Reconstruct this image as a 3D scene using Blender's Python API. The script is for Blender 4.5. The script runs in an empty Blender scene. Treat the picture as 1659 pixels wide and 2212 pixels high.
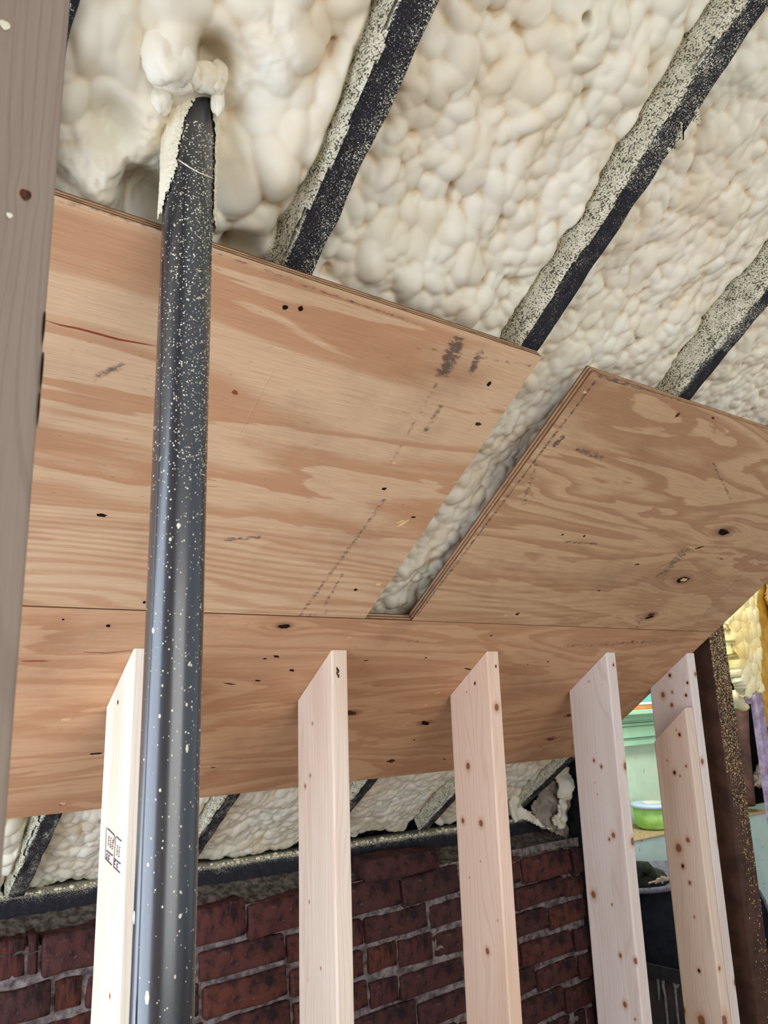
import bpy, bmesh, math, random
import numpy as np
from mathutils import Vector, Matrix, noise as mnoise
C = bpy.context.scene.collection
SC = bpy.context.scene

# ------------------------------------------------------------------ camera
F_PX = 1645.0
RX = Vector((0.811, -0.585, -0.032)); RY = Vector((-0.111, -0.208, 0.972))
def _n(v): v = np.array(v, float); return v / np.linalg.norm(v)
_cx, _cy = 829.5, 1106.0
_X = _n((3150-_cx, -(1425-_cy), -F_PX)); _Z = _n((-210., 6806., -1645.)); _Z = _n(_Z-_X*(_Z@_X)); _Y = np.cross(_Z, _X)
RW = np.stack([_X, _Y, _Z])                      # camera -> world
CAM = np.array([0., 0., 1.55])
cam = bpy.data.cameras.new('camera'); cam_o = bpy.data.objects.new('camera', cam); C.objects.link(cam_o)
cam.sensor_fit = 'VERTICAL'; cam.sensor_height = 36.0; cam.sensor_width = 27.0
cam.lens = 36.0*F_PX/2212.0
cam.clip_start = .02
cam.dof.use_dof = True; cam.dof.focus_distance = 1.35; cam.dof.aperture_fstop = 16.0
M4 = Matrix([list(RW[i])+[CAM[i]] for i in range(3)]+[[0, 0, 0, 1]])
cam_o.matrix_world = M4
SC.camera = cam_o

# ------------------------------------------------------------------ world, lights, exposure
w = bpy.data.worlds.new('world'); SC.world = w; w.use_nodes = True
bg = w.node_tree.nodes['Background']; bg.inputs[0].default_value = (.80, .90, 1, 1); bg.inputs[1].default_value = .55
def area(name, loc, target, sx, sy, power, col):
    l = bpy.data.lights.new(name, 'AREA'); l.shape = 'RECTANGLE'; l.size = sx; l.size_y = sy; l.energy = power; l.color = col
    o = bpy.data.objects.new(name, l); C.objects.link(o); o.location = loc
    o.rotation_euler = (Vector(target)-Vector(loc)).to_track_quat('-Z', 'Y').to_euler(); return o
area('daylight_left_window', (-.82, 1.1, 1.2), (0.6, 1.1, 1.2), 2.1, 2.1, 46, (.72, .83, 1))
area('rear_fill', (.3, -2.4, 1.3), (.9, 1.2, 1.5), 2.4, 1.7, 32, (1, .97, .93))  # added fill lamp behind the camera, no window modelled
area('side_fill', (-1.5, -1.3, .9), (1.2, 1.0, 1.9), 1.6, 1.3, 24, (.86, .93, 1))  # second added fill, from behind on the left
area('dormer_daylight', (3.05, 2.0, 2.3), (3.5, 2.55, 1.1), .7, .4, 14, (.96, 1, .95))
def point(name, loc, power, col, r):
    l = bpy.data.lights.new(name, 'POINT'); l.energy = power; l.color = col; l.shadow_soft_size = r
    o = bpy.data.objects.new(name, l); C.objects.link(o); o.location = loc; return o
point('work_lamp', (3.05, 1.2, 2.05), 4.6, (1, .80, .48), .06)
SC.view_settings.view_transform = 'Standard'; SC.view_settings.look = 'None'
SC.view_settings.exposure = 0.55; SC.view_settings.gamma = 1
try: SC.view_settings.use_curve_mapping = False
except Exception: pass

# ------------------------------------------------------------------ frame of the roof slope
SA = math.radians(35.25)
NRM = np.array([0, math.sin(SA), math.cos(SA)]); SLP = np.array([0, math.cos(SA), -math.sin(SA)])
D_PLY = .8336; D_RAF = .8518
def P(x, s, dd): return CAM + dd*NRM + s*SLP + np.array([x, 0, 0])
def s_of_y(y, dd): return (y-dd*NRM[1])/SLP[1]
def ray(px, py):
    return _n(RW @ np.array([px-_cx, -(py-_cy), -F_PX]))
def at(px, py, axis, val):
    """point seen at a spot of the photograph, on the plane axis = val"""
    r = ray(px, py); return CAM + r*((val-CAM[axis])/r[axis])
def at_slope(px, py, dd):
    r = ray(px, py); p = CAM + r*(dd/(NRM@r)); return p[0], (p-CAM)@SLP

rng = np.random.default_rng(7)

# ------------------------------------------------------------------ material helper
class G:
    def __init__(s, name, rough=.6, spec=.3):
        s.m = bpy.data.materials.new(name); s.m.use_nodes = True; s.t = s.m.node_tree; s.N = s.t.nodes; s.L = s.t.links
        s.b = s.N['Principled BSDF']; s.b.inputs['Roughness'].default_value = rough; s.b.inputs['Specular IOR Level'].default_value = spec
        s.co = s.N.new('ShaderNodeTexCoord').outputs['Object']
    def put(s, sock, v):
        if hasattr(v, 'is_linked') or hasattr(v, 'links'): s.L.new(v, sock)
        elif isinstance(v, (tuple, list)): sock.default_value = tuple(v)+(1,) if len(v) == 3 and sock.type == 'RGBA' else tuple(v)
        else: sock.default_value = v
    def math(s, op, a, b=0, c=None, clamp=False):
        n = s.N.new('ShaderNodeMath'); n.operation = op; n.use_clamp = clamp; s.put(n.inputs[0], a); s.put(n.inputs[1], b)
        if c is not None: s.put(n.inputs[2], c)
        return n.outputs[0]
    def scale(s, v, sc):
        n = s.N.new('ShaderNodeMapping'); s.put(n.inputs['Vector'], v); n.inputs['Scale'].default_value = sc; return n.outputs[0]
    def noise(s, v, scale=5, detail=3, rough=.5, dist=0):
        n = s.N.new('ShaderNodeTexNoise'); s.put(n.inputs['Vector'], v); n.inputs['Scale'].default_value = scale
        n.inputs['Detail'].default_value = detail; n.inputs['Roughness'].default_value = rough; n.inputs['Distortion'].default_value = dist; return n.outputs['Fac']
    def vor(s, v, scale=5, feat='F1', out='Distance', rnd=1):
        n = s.N.new('ShaderNodeTexVoronoi'); n.feature = feat; s.put(n.inputs['Vector'], v); n.inputs['Scale'].default_value = scale
        n.inputs['Randomness'].default_value = rnd; return n.outputs[out]
    def ss(s, v, a, b, lo=0, hi=1):
        n = s.N.new('ShaderNodeMapRange'); n.interpolation_type = 'SMOOTHSTEP'; s.put(n.inputs[0], v)
        s.put(n.inputs[1], a); s.put(n.inputs[2], b); n.inputs[3].default_value = lo; n.inputs[4].default_value = hi; return n.outputs[0]
    def mix(s, f, a, b):
        n = s.N.new('ShaderNodeMix'); n.data_type = 'RGBA'; s.put(n.inputs[0], f); s.put(n.inputs[6], a); s.put(n.inputs[7], b); return n.outputs[2]
    def attr(s, name, out='Fac'):
        n = s.N.new('ShaderNodeAttribute'); n.attribute_name = name; return n.outputs[out]
    def sep(s, v):
        n = s.N.new('ShaderNodeSeparateXYZ'); s.put(n.inputs[0], v); return n.outputs
    def comb(s, x, y, z):
        n = s.N.new('ShaderNodeCombineXYZ'); s.put(n.inputs[0], x); s.put(n.inputs[1], y); s.put(n.inputs[2], z); return n.outputs[0]
    def rnd(s): return s.N.new('ShaderNodeObjectInfo').outputs['Random']
    def bump(s, h, strength=.5, dist=.001, prev=None):
        n = s.N.new('ShaderNodeBump'); s.put(n.inputs['Height'], h); n.inputs['Strength'].default_value = strength; n.inputs['Distance'].default_value = dist
        if prev is not None: s.L.new(prev, n.inputs['Normal'])
        s.L.new(n.outputs[0], s.b.inputs['Normal']); return n.outputs[0]
    def col(s, c): s.put(s.b.inputs['Base Color'], c)

def lin(r, g, b):
    f = lambda c: ((c/255+.055)/1.055)**2.4 if c > 10 else c/255/12.92
    return (f(r), f(g), f(b))

def mat_foam(name, tint=(228, 220, 202), tint2=(222, 207, 180)):
    g = G(name, .55, .25)
    n = g.noise(g.co, 14, 3, .5); c = g.mix(g.ss(n, .35, .68), lin(*tint), lin(*tint2))
    n2 = g.noise(g.co, 3.2, 2); c = g.mix(g.ss(n2, .45, .7, 0, .55), c, lin(224, 225, 208))
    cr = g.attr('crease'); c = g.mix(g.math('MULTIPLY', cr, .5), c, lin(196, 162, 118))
    gr = g.attr('gran'); c = g.mix(gr, c, lin(226, 219, 194)); g.col(c)
    g.b.inputs['Subsurface Weight'].default_value = .0
    h1 = g.noise(g.co, 420, 3, .6); b1 = g.bump(h1, .22, .0006)
    v = g.vor(g.co, 330); h = g.math('MULTIPLY', g.math('SUBTRACT', 1, v), gr); g.bump(h, .9, .003, b1); return g.m
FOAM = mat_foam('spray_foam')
FOAM_YLIT = mat_foam('spray_foam_yellow_lit', (238, 222, 160), (226, 196, 120))  # same foam, the lamp's yellow light mixed into its colour

def mat_crust():
    g = G('foam_overspray', .8, .1)
    v = g.vor(g.co, 420); n = g.noise(g.co, 60, 3)
    c = g.mix(g.ss(n, .35, .7), lin(236, 228, 202), lin(226, 216, 186)); c = g.mix(g.ss(g.math('MULTIPLY_ADD', n, .6, v), .88, 1.02), c, lin(100, 94, 82)); g.col(c)
    g.bump(g.math('SUBTRACT', 1, v), 1, .003); return g.m
CRUST = mat_crust()

def mat_dark_rafter():
    g = G('black_stained_lumber', .8, .12)
    n = g.noise(g.scale(g.co, (30, 4, 4)), 4, 4); base = g.mix(n, lin(28, 27, 31), lin(50, 48, 54))
    spk = g.attr('spk')
    v = g.vor(g.scale(g.co, (1, .8, .8)), 430); thr = g.math('MULTIPLY_ADD', spk, .52, g.math('MULTIPLY_ADD', g.noise(g.co, 35, 4), .5, -.20))
    m = g.math('LESS_THAN', v, thr); v2 = g.vor(g.co, 900); m2 = g.math('LESS_THAN', v2, g.math('MULTIPLY', thr, .9))
    m = g.math('MAXIMUM', m, m2)
    c = g.mix(m, base, lin(214, 208, 186)); g.col(c); g.bump(g.math('ADD', m, g.noise(g.co, 150, 4)), .6, .0012); return g.m
RAFTER = mat_dark_rafter()

def mat_ply(name, light, dark, vary):
    g = G(name, .55, .25)
    gp = g.attr('gp', 'Vector'); x, y, z = g.sep(gp)
    st = g.scale(gp, (1.3, 7.5, 7.5)); n = g.noise(st, .8+vary, 7, .50, .7)
    f = g.math('MULTIPLY_ADD', n, 6.8, g.math('MULTIPLY', y, 6.0)); fr = g.math('FRACT', f)
    band = g.math('MULTIPLY', g.ss(fr, .25, .80), g.math('SUBTRACT', 1, g.ss(fr, .93, 1.0)))
    # tighter growth lines
    f2 = g.math('MULTIPLY_ADD', g.noise(st, .8, 2, .4, .3), 13, g.math('MULTIPLY', y, 66)); s2 = g.math('SINE', g.math('MULTIPLY', f2, 6.283))
    zone = g.attr('tight'); b2 = g.math('MULTIPLY', g.ss(s2, -.6, .9), zone)
    big = g.noise(g.scale(gp, (2.2, 6, 6)), .9, 3)
    m = g.math('MULTIPLY_ADD', band, .72, g.math('MULTIPLY_ADD', big, .5, -.22), clamp=True)
    m = g.math('ADD', g.math('MULTIPLY', m, g.math('SUBTRACT', 1, g.math('MULTIPLY', zone, .6))), g.math('MULTIPLY', b2, .46), clamp=True)
    c = g.mix(m, lin(*light), lin(*dark))
    fib = g.noise(g.scale(gp, (14, 620, 620)), 1, 4, .6); c = g.mix(g.ss(fib, .3, .75, 0, .34), c, lin(*[v*.72 for v in dark]))
    grime = g.noise(gp, 4.5, 5, .62); c = g.mix(g.ss(grime, .50, .75, 0, .30+.5*vary), c, lin(128, 96, 76))
    por = g.noise(g.scale(gp, (60, 520, 520)), 1, 2, .5); c = g.mix(g.ss(por, .70, .76, 0, .65), c, lin(92, 58, 38))
    # stamped dirt and stains
    sta = g.attr('stain'); dn = g.noise(g.scale(gp, (60, 140, 100)), 1.2, 4, .7); dm = g.math('MULTIPLY', g.ss(g.math('MULTIPLY', sta, dn), .28, .44), .8)
    c = g.mix(dm, c, lin(74, 64, 62))
    kd = g.attr('kd'); kn = g.math('ADD', kd, g.math('MULTIPLY', g.noise(gp, 90, 3), .5))
    c = g.mix(g.ss(kn, 3.2, .9, 0, .75), c, lin(120, 80, 56)); 
    c = g.mix(g.ss(kn, 1.25, .95, 0, 1), c, lin(50, 28, 20)); g.col(c)
    g.bump(g.math('ADD', fib, g.math('MULTIPLY', por, .4)), .25, .0006); return g.m
PLY_L = mat_ply('plywood_left', (216, 180, 144), (186, 134, 96), 0)
PLY_R = mat_ply('plywood_right', (204, 167, 129), (166, 122, 88), .35)
PLY_B = mat_ply('plywood_lower', (208, 164, 126), (180, 128, 92), .2)

def mat_plyedge():
    g = G('plywood_edge', .8, .1); z = g.attr('gp', 'Vector'); x, y, w_ = g.sep(z)
    s = g.math('SINE', g.math('MULTIPLY', w_, 6.283/.0072)); n = g.noise(g.scale(z, (40, 40, 300)), 1, 3)
    c = g.mix(g.ss(s, -.3, .3), lin(196, 158, 120), lin(136, 98, 72)); c = g.mix(g.ss(n, .5, .7, 0, .45), c, lin(80, 62, 50)); g.col(c)
    g.bump(g.math('ADD', s, n), .5, .001); return g.m
PLYEDGE = mat_plyedge()

def mat_stud(name, light, dark, k=0):
    g = G(name, .55, .3)
    gp = g.attr('gp', 'Vector'); x, y, z = g.sep(gp)            # x along, y across
    n = g.noise(g.scale(gp, (1.1, 9, 9)), 1.3, 2, .4, .3)
    f = g.math('MULTIPLY_ADD', n, 9+k, g.math('MULTIPLY', y, 80)); s = g.math('SINE', g.math('MULTIPLY', f, 6.283))
    line = g.ss(s, .55, 1)
    c = g.mix(g.math('MULTIPLY', line, .30), lin(*light), lin(*dark))
    b = g.noise(g.scale(gp, (1.6, 10, 10)), 1, 3); c = g.mix(g.ss(b, .42, .72, 0, .45), c, lin(*dark))
    fib = g.noise(g.scale(gp, (12, 480, 480)), 1, 3, .6); c = g.mix(g.ss(fib, .35, .75, 0, .22), c, lin(*dark))
    kd = g.attr('kd'); kn = g.math('ADD', kd, g.math('MULTIPLY', g.noise(gp, 110, 3), .45))
    c = g.mix(g.ss(kn, 2.9, 1.1, 0, .55), c, lin(196, 138, 98)); c = g.mix(g.ss(kn, 1.4, 1.02, 0, .9), c, lin(112, 68, 46))
    ring = g.math('SINE', g.math('MULTIPLY', kn, 15)); c = g.mix(g.math('MULTIPLY', g.ss(kn, 1.15, .9), g.ss(ring, 0, 1, .0, .5)), c, lin(170, 116, 84))
    g.col(c); g.bump(fib, .15, .0005); return g.m
ST = [mat_stud('white_spruce_%s' % n_, l, d, k) for n_, l, d, k in (
    ('cream', (240, 228, 212), (214, 184, 152), 0), ('pale', (240, 222, 204), (214, 176, 146), 2), ('pink', (238, 208, 186), (212, 168, 138), 1),
    ('grey', (226, 212, 204), (196, 172, 156), 3), ('knotty', (224, 200, 180), (192, 156, 130), 2), ('tan', (222, 186, 154), (196, 150, 116), 4))]
OLDSTUD = mat_stud('weathered_lumber', (150, 133, 120), (118, 98, 86), 5)

def mat_pipe():
    g = G('black_enamel_pipe', .34, .35)
    n = g.noise(g.scale(g.co, (60, 60, 1.6)), 1, 3); n2 = g.noise(g.scale(g.co, (140, 140, 14)), 1, 4, .6)
    c = g.mix(g.ss(n, .42, .62), lin(22, 28, 38), lin(36, 31, 34)); c = g.mix(g.ss(n2, .55, .75, 0, .3), c, lin(70, 69, 74)); g.col(c)
    g.put(g.b.inputs['Roughness'], g.ss(n2, .3, .7, .30, .48)); g.b.inputs['Coat Weight'].default_value = .8; g.b.inputs['Coat Roughness'].default_value = .22; g.b.inputs['Coat IOR'].default_value = 1.8
    h = g.noise(g.scale(g.co, (1, 1, .6)), 330, 3, .6); g.bump(g.math('ADD', h, g.noise(g.co, 90, 2)), .28, .0009); return g.m
PIPE = mat_pipe()

def mat_simple(name, c1, c2, scale=20, rough=.7, spec=.25, bump=.3, bd=.002, chips=None, stretch=(1, 1, 1)):
    g = G(name, rough, spec); n = g.noise(g.scale(g.co, stretch), scale, 5, .6); c = g.mix(g.ss(n, .35, .66), lin(*c1), lin(*c2))
    if chips:
        n3 = g.noise(g.scale(g.co, (1, 1, .7)), chips[1], 4, .65); c = g.mix(g.ss(n3, chips[2], chips[2]+.03), c, lin(*chips[0]))
    g.col(c); g.bump(n, bump, bd); return g.m
SPECK = mat_simple('foam_speck', (236, 230, 208), (224, 214, 184), 80)
GOLD = mat_simple('golden_foam_speck', (240, 214, 156), (216, 178, 116), 80)
BROWN = mat_simple('brown_painted_post', (78, 52, 42), (58, 38, 32), 18, .7, .15, .3, .001)
DKWOOD = mat_simple('dark_old_wood', (34, 32, 34), (20, 19, 21), 25, .75, .15, .5, .002)
MORTAR = mat_simple('old_mortar', (142, 130, 126), (84, 72, 72), 45, .95, .05, 1, .004)
DIRT = mat_simple('sooty_ledge', (112, 102, 92), (64, 58, 54), 60, .95, .05, 1, .004)
GREENW = mat_simple('mint_plaster', (206, 226, 200), (190, 216, 192), 6, .7, .2, .1, .001, ((140, 130, 110), 30, .70))
GREENT = mat_simple('mint_painted_trim', (176, 222, 186), (164, 210, 176), 8, .5, .3, .1, .001)
AQUA = mat_simple('aqua_painted_panel', (186, 206, 200), (172, 194, 190), 6, .6, .2, .15, .001, ((150, 120, 96), 26, .66))
SANDY = mat_simple('sandy_ledge_top', (182, 158, 120), (150, 128, 96), 70, .9, .1, .6, .002)
ORANGEW = mat_simple('orange_wood', (226, 140, 84), (204, 118, 66), 30, .6, .3)
WHITEP = mat_simple('white_bead', (236, 240, 240), (224, 230, 232), 20, .5, .3)
TEALG = mat_simple('teal_glass_pane', (128, 206, 194), (110, 190, 182), 6, .15, .5, .02)
BLACKF = mat_simple('black_fabric', (20, 23, 30), (13, 15, 20), 30, .85, .1, .3, .002)
RIMF = mat_simple('grey_rim', (120, 118, 128), (90, 90, 100), 40, .7, .2)
OLIVE = mat_simple('dark_olive_bag', (50, 52, 44), (32, 34, 30), 30, .8, .15)
RAG = mat_simple('crumpled_rag', (176, 158, 140), (150, 132, 120), 40, .9, .1)
DRIP = mat_simple('paint_drip', (130, 128, 124), (96, 94, 92), 60, .7, .2)
BROWNBOX = mat_simple('dark_brown_board', (46, 36, 34), (30, 25, 25), 20, .7, .2)
LIME = mat_simple('lime_plastic', (176, 224, 122), (150, 204, 96), 24, .45, .4, .2)
LID = mat_simple('pale_blue_lid', (190, 206, 226), (176, 194, 216), 10, .4, .4, .1)
LIDTOP = mat_simple('cream_lid_patch', (226, 224, 210), (214, 212, 198), 10, .5, .3, .1)
RUST = mat_simple('rusty_pipe', (112, 78, 66), (84, 58, 50), 20, .6, .3, .3)
PURPLE = mat_simple('violet_stained_stud', (176, 160, 190), (140, 116, 140), 22, .6, .3, .3, .001, ((124, 84, 84), 9, .66))
YELLOWB = mat_simple('yellow_board', (214, 172, 74), (186, 138, 56), 26, .7, .2, .4)
BLACK = mat_simple('void_black', (14, 13, 13), (9, 9, 9), 20, .9, .05)
PAPER = mat_simple('torn_kraft_facing', (168, 156, 142), (136, 122, 110), 30, .9, .1, .5)
FLOORM = mat_simple('subfloor_boards', (150, 128, 104), (120, 98, 78), 6, .8, .2)
PLAST = mat_simple('pale_plaster', (206, 198, 186), (190, 182, 172), 6, .8, .2)
INK = mat_simple('ink', (82, 74, 96), (96, 86, 104), 60, .8, .1)
HOLE = mat_simple('dark_hole', (38, 26, 20), (24, 17, 14), 60, .9, .05)
KNOTM = mat_simple('knot_wood', (92, 52, 36), (46, 28, 22), 260, .7, .2)
CHIP = mat_simple('torn_wood_fibre', (226, 190, 140), (206, 164, 116), 90, .8, .1)
REDK = mat_simple('reddish_resin', (150, 70, 42), (124, 60, 40), 200, .7, .2)

def mat_brick():
    g = G('old_red_brick', .85, .12); r = g.rnd()
    a = g.mix(r, lin(94, 54, 48), lin(70, 48, 47)); a = g.mix(g.ss(r, .80, .84), a, lin(98, 56, 46))
    n = g.noise(g.co, 22, 5, .65); c = g.mix(g.ss(n, .40, .68), a, lin(40, 31, 33))
    n2 = g.noise(g.co, 70, 4, .7); c = g.mix(g.ss(n2, .60, .75, 0, .45), c, lin(140, 126, 122))
    g.col(c); g.bump(g.math('ADD', n, g.noise(g.co, 190, 4, .7)), .8, .003); return g.m
BRICK = mat_brick()

# ------------------------------------------------------------------ mesh helpers
def tag(o, label=None, cat=None, group=None, kind=None):
    if label: o['label'] = label
    if cat: o['category'] = cat
    if group: o['group'] = group
    if kind: o['kind'] = kind
    return o
def empty(name, loc=(0, 0, 0), **k):
    o = bpy.data.objects.new(name, None); C.objects.link(o); o.location = Vector(loc); o.empty_display_size = .05; return tag(o, **k)
def link_mesh(name, me, mats, parent=None, smooth=True):
    for m in (mats if isinstance(mats, (list, tuple)) else [mats]): me.materials.append(m)
    o = bpy.data.objects.new(name, me); C.objects.link(o)
    if smooth: me.shade_smooth()
    if parent:
        o.parent = parent
        if parent.name.startswith('rafter'): me.transform(parent.matrix_world.inverted()); o.matrix_parent_inverse = Matrix.Identity(4); return o
        o.matrix_parent_inverse = Matrix.Translation(-parent.location) if parent.parent is None else parent.matrix_parent_inverse.copy()
        if parent.type != 'EMPTY': o.matrix_parent_inverse = Matrix.Identity(4)
    return o
def npmesh(name, V, Fq, attrs=None):
    """V (n,3), Fq (m,4) or (m,3)"""
    V = np.asarray(V, np.float32); Fq = np.asarray(Fq, np.int32); k = Fq.shape[1]
    me = bpy.data.meshes.new(name); me.vertices.add(len(V)); me.vertices.foreach_set('co', V.ravel())
    me.loops.add(Fq.size); me.loops.foreach_set('vertex_index', Fq.ravel())
    me.polygons.add(len(Fq)); me.polygons.foreach_set('loop_start', np.arange(0, Fq.size, k, dtype=np.int32))
    me.update(calc_edges=True); me.validate()
    for n_, a in (attrs or {}).items():
        a = np.asarray(a, np.float32)
        if a.ndim == 1: at_ = me.attributes.new(n_, 'FLOAT', 'POINT'); at_.data.foreach_set('value', a)
        else: at_ = me.attributes.new(n_, 'FLOAT_VECTOR', 'POINT'); at_.data.foreach_set('vector', a.ravel())
    return me
def gridfaces(nu, nv, off=0, flip=False):
    i = np.arange(nu-1)[:, None]; j = np.arange(nv-1)[None, :]; a = (i*nv+j+off); q = np.stack([a, a+nv, a+nv+1, a+1], -1).reshape(-1, 4)
    return q[:, ::-1] if flip else q
def bm_obj(name, bm, mats, parent=None, smooth=False):
    me = bpy.data.meshes.new(name); bm.normal_update(); bm.to_mesh(me); bm.free(); return link_mesh(name, me, mats, parent, smooth)
def box_bm(bm, a, b, bevel=0, seg=1, mi=0):
    a = np.minimum(a, b) if False else np.array(a, float); b = np.array(b, float); c = (a+b)/2; d = np.abs(b-a)
    r = bmesh.ops.create_cube(bm, size=1, matrix=Matrix.Translation(Vector(c)) @ Matrix.Diagonal((*d, 1)))
    if bevel: 
        ed = list({e for v in r['verts'] for e in v.link_edges}); bmesh.ops.bevel(bm, geom=ed, offset=bevel, segments=seg, affect='EDGES', profile=.6)
def box(name, a, b, mat, parent=None, bevel=.003, **k):
    bm = bmesh.new(); box_bm(bm, a, b, bevel, 2); return tag(bm_obj(name, bm, mat, parent, False), **k)
def prism(name, poly, ax, lo, hi, mat, parent=None, **k):
    """poly: list of 2D points in the two other axes, extruded along ax"""
    bm = bmesh.new(); o_ = [i for i in range(3) if i != ax]
    def mk(p, t): v = [0, 0, 0]; v[o_[0]], v[o_[1]], v[ax] = p[0], p[1], t; return bm.verts.new(v)
    A = [mk(p, lo) for p in poly]; B = [mk(p, hi) for p in poly]; bm.faces.new(A); bm.faces.new(B[::-1])
    for i in range(len(poly)): j = (i+1) % len(poly); bm.faces.new((A[j], A[i], B[i], B[j]))
    bmesh.ops.recalc_face_normals(bm, faces=bm.faces); return tag(bm_obj(name, bm, mat, parent, False), **k)
def tube(name, pts, r, mat, parent=None, n=16, closed_ends=True, **k):
    bm = bmesh.new(); rings = []; pts = [Vector(p) for p in pts]; rr = r if isinstance(r, (list, tuple)) else [r]*len(pts)
    for i, p in enumerate(pts):
        t = (pts[min(i+1, len(pts)-1)]-pts[max(i-1, 0)]).normalized(); u = t.orthogonal().normalized() if i == 0 else (u-t*u.dot(t)).normalized(); v = t.cross(u)
        rings.append([bm.verts.new(p+(u*math.cos(q)+v*math.sin(q))*rr[i]) for q in [2*math.pi*j/n for j in range(n)]])
    for a_, b_ in zip(rings, rings[1:]):
        for j in range(n): bm.faces.new((a_[j], a_[(j+1) % n], b_[(j+1) % n], b_[j]))
    if closed_ends: bm.faces.new(rings[0][::-1]); bm.faces.new(rings[-1])
    return tag(bm_obj(name, bm, mat, parent, True), **k)
def vnoise2(x, y, seed=0):
    """smooth value noise on arrays"""
    r = np.random.default_rng(seed).random((257, 257)); xi = np.floor(x).astype(int); yi = np.floor(y).astype(int); fx = x-xi; fy = y-yi
    fx = fx*fx*(3-2*fx); fy = fy*fy*(3-2*fy); g_ = lambda a, b: r[a % 257, b % 257]
    return (g_(xi, yi)*(1-fx)+g_(xi+1, yi)*fx)*(1-fy)+(g_(xi, yi+1)*(1-fx)+g_(xi+1, yi+1)*fx)*fy
def fbm(x, y, seed=0, o=3): return sum(vnoise2(x*2**i, y*2**i, seed+i)/2**i for i in range(o))/sum(1/2**i for i in range(o))

# ================================================================== SETTING
tag(box('floor', (-1.2, -2.3, -.1), (5.2, 3.0, 0), FLOORM, bevel=0), kind='structure')
# roof deck above the foam
bm = bmesh.new(); vs = []
for x in (-.66, 2.10):
    for s, dd in ((-2.2, D_RAF+.145), (2.15, D_RAF+.145), (2.15, D_RAF+.17), (-2.2, D_RAF+.17)): vs.append(bm.verts.new(P(x, s, dd)))
bm.faces.new(vs[:4]); bm.faces.new(vs[4:][::-1])
for i in range(4): j = (i+1) % 4; bm.faces.new((vs[i], vs[4+i], vs[4+j], vs[j]))
bmesh.ops.recalc_face_normals(bm, faces=bm.faces); ceil = tag(bm_obj('ceiling', bm, DKWOOD), kind='structure')
def slab(name, x0, x1, s0, s1, d0, d1, mat, par):
    bm = bmesh.new(); v = [[bm.verts.new(P(x, s, d)) for s, d in ((s0, d0), (s1, d0), (s1, d1), (s0, d1))] for x in (x0, x1)]
    bm.faces.new(v[0]); bm.faces.new(v[1][::-1])
    for i in range(4): j = (i+1) % 4; bm.faces.new((v[0][i], v[1][i], v[1][j], v[0][j]))
    bmesh.ops.recalc_face_normals(bm, faces=bm.faces); return bm_obj(name, bm, mat, par)
slab('roof_board', 2.10, 2.31, 1.56, 2.15, D_RAF+.10, D_RAF+.13, DKWOOD, ceil)
# left gable wall with its window opening
def roofz(y, dd=D_RAF): return 1.55+(dd-y*NRM[1])/NRM[2]
XL0, XL1 = -.66, -.60
wl = prism('wall_left', [(-1.2, 0), (2.3, 0), (2.3, .40), (-1.2, .40)], 0, XL0, XL1, PLAST, kind='structure')
yw0, yw1 = .30, 2.0; tz = lambda y: roofz(y)-.05
prism('wall_panel', [(yw1, .40), (2.3, .40), (2.3, roofz(2.3)), (yw1, roofz(yw1))], 0, XL0, XL1, PLAST, wl)
prism('wall_panel', [(yw0, tz(yw0)), (yw1, tz(yw1)), (yw1, roofz(yw1)), (yw0, roofz(yw0))], 0, XL0, XL1, PLAST, wl)
prism('wall_panel', [(-1.2, .40), (yw0, .40), (yw0, roofz(yw0)), (-1.2, roofz(-1.2))], 0, XL0, XL1, PLAST, wl)
wf = empty('window_1', (-.63, .96, .40), kind='structure')
for y0_, y1_ in ((yw0, yw0+.05), (yw1-.05, yw1)): prism('window_frame', [(y0_, .40), (y1_, .40), (y1_, tz(y1_)), (y0_, tz(y0_))], 0, XL0-.01, XL1+.01, WHITEP, wf)
box('window_frame', (XL0-.01, yw0, .40), (XL1+.01, yw1, .45), WHITEP, wf)
prism('window_frame', [(yw0, tz(yw0)-.05), (yw1, tz(yw1)-.05), (yw1, tz(yw1)), (yw0, tz(yw0))], 0, XL0-.01, XL1+.01, WHITEP, wf)

# ---------------------------------------------------------------- brick knee wall
YB = 1.98
wb = box('wall_back', (-.95, YB+.10, 0), (2.29, YB+.22, 1.0), MORTAR, bevel=0, kind='structure')
prism('leak_closure', [(1.80, 1.0), (2.26, .9), (2.26, 1.25), (1.80, 1.40)], 0, 2.295, 2.315, DKWOOD, wb)  # closure added to stop light leaking in past the roof end
box('leak_backing', (-.6, 2.225, .9), (2.29, 2.26, 1.35), DKWOOD, wb, bevel=0)  # unseen panel added behind the plate to block light leaks
# lumpy mortar face between the bricks
xs = np.arange(-.2, 2.29, .006); zs = np.arange(0.35, 1.03, .006); Xg, Zg = np.meshgrid(xs, zs, indexing='ij')
Yg = YB+.017+.012*(fbm(Xg*45, Zg*45, 3)-.5)+.016*(fbm(Xg*9, Zg*9, 13)-.5)
me = npmesh('mortar', np.stack([Xg, Yg, Zg], -1).reshape(-1, 3), gridfaces(len(xs), len(zs), flip=True)); link_mesh('mortar', me, MORTAR, wb)
box('mortar_core', (-.95, YB+.03, 0), (2.29, YB+.1, .36), MORTAR, wb, bevel=0)
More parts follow.
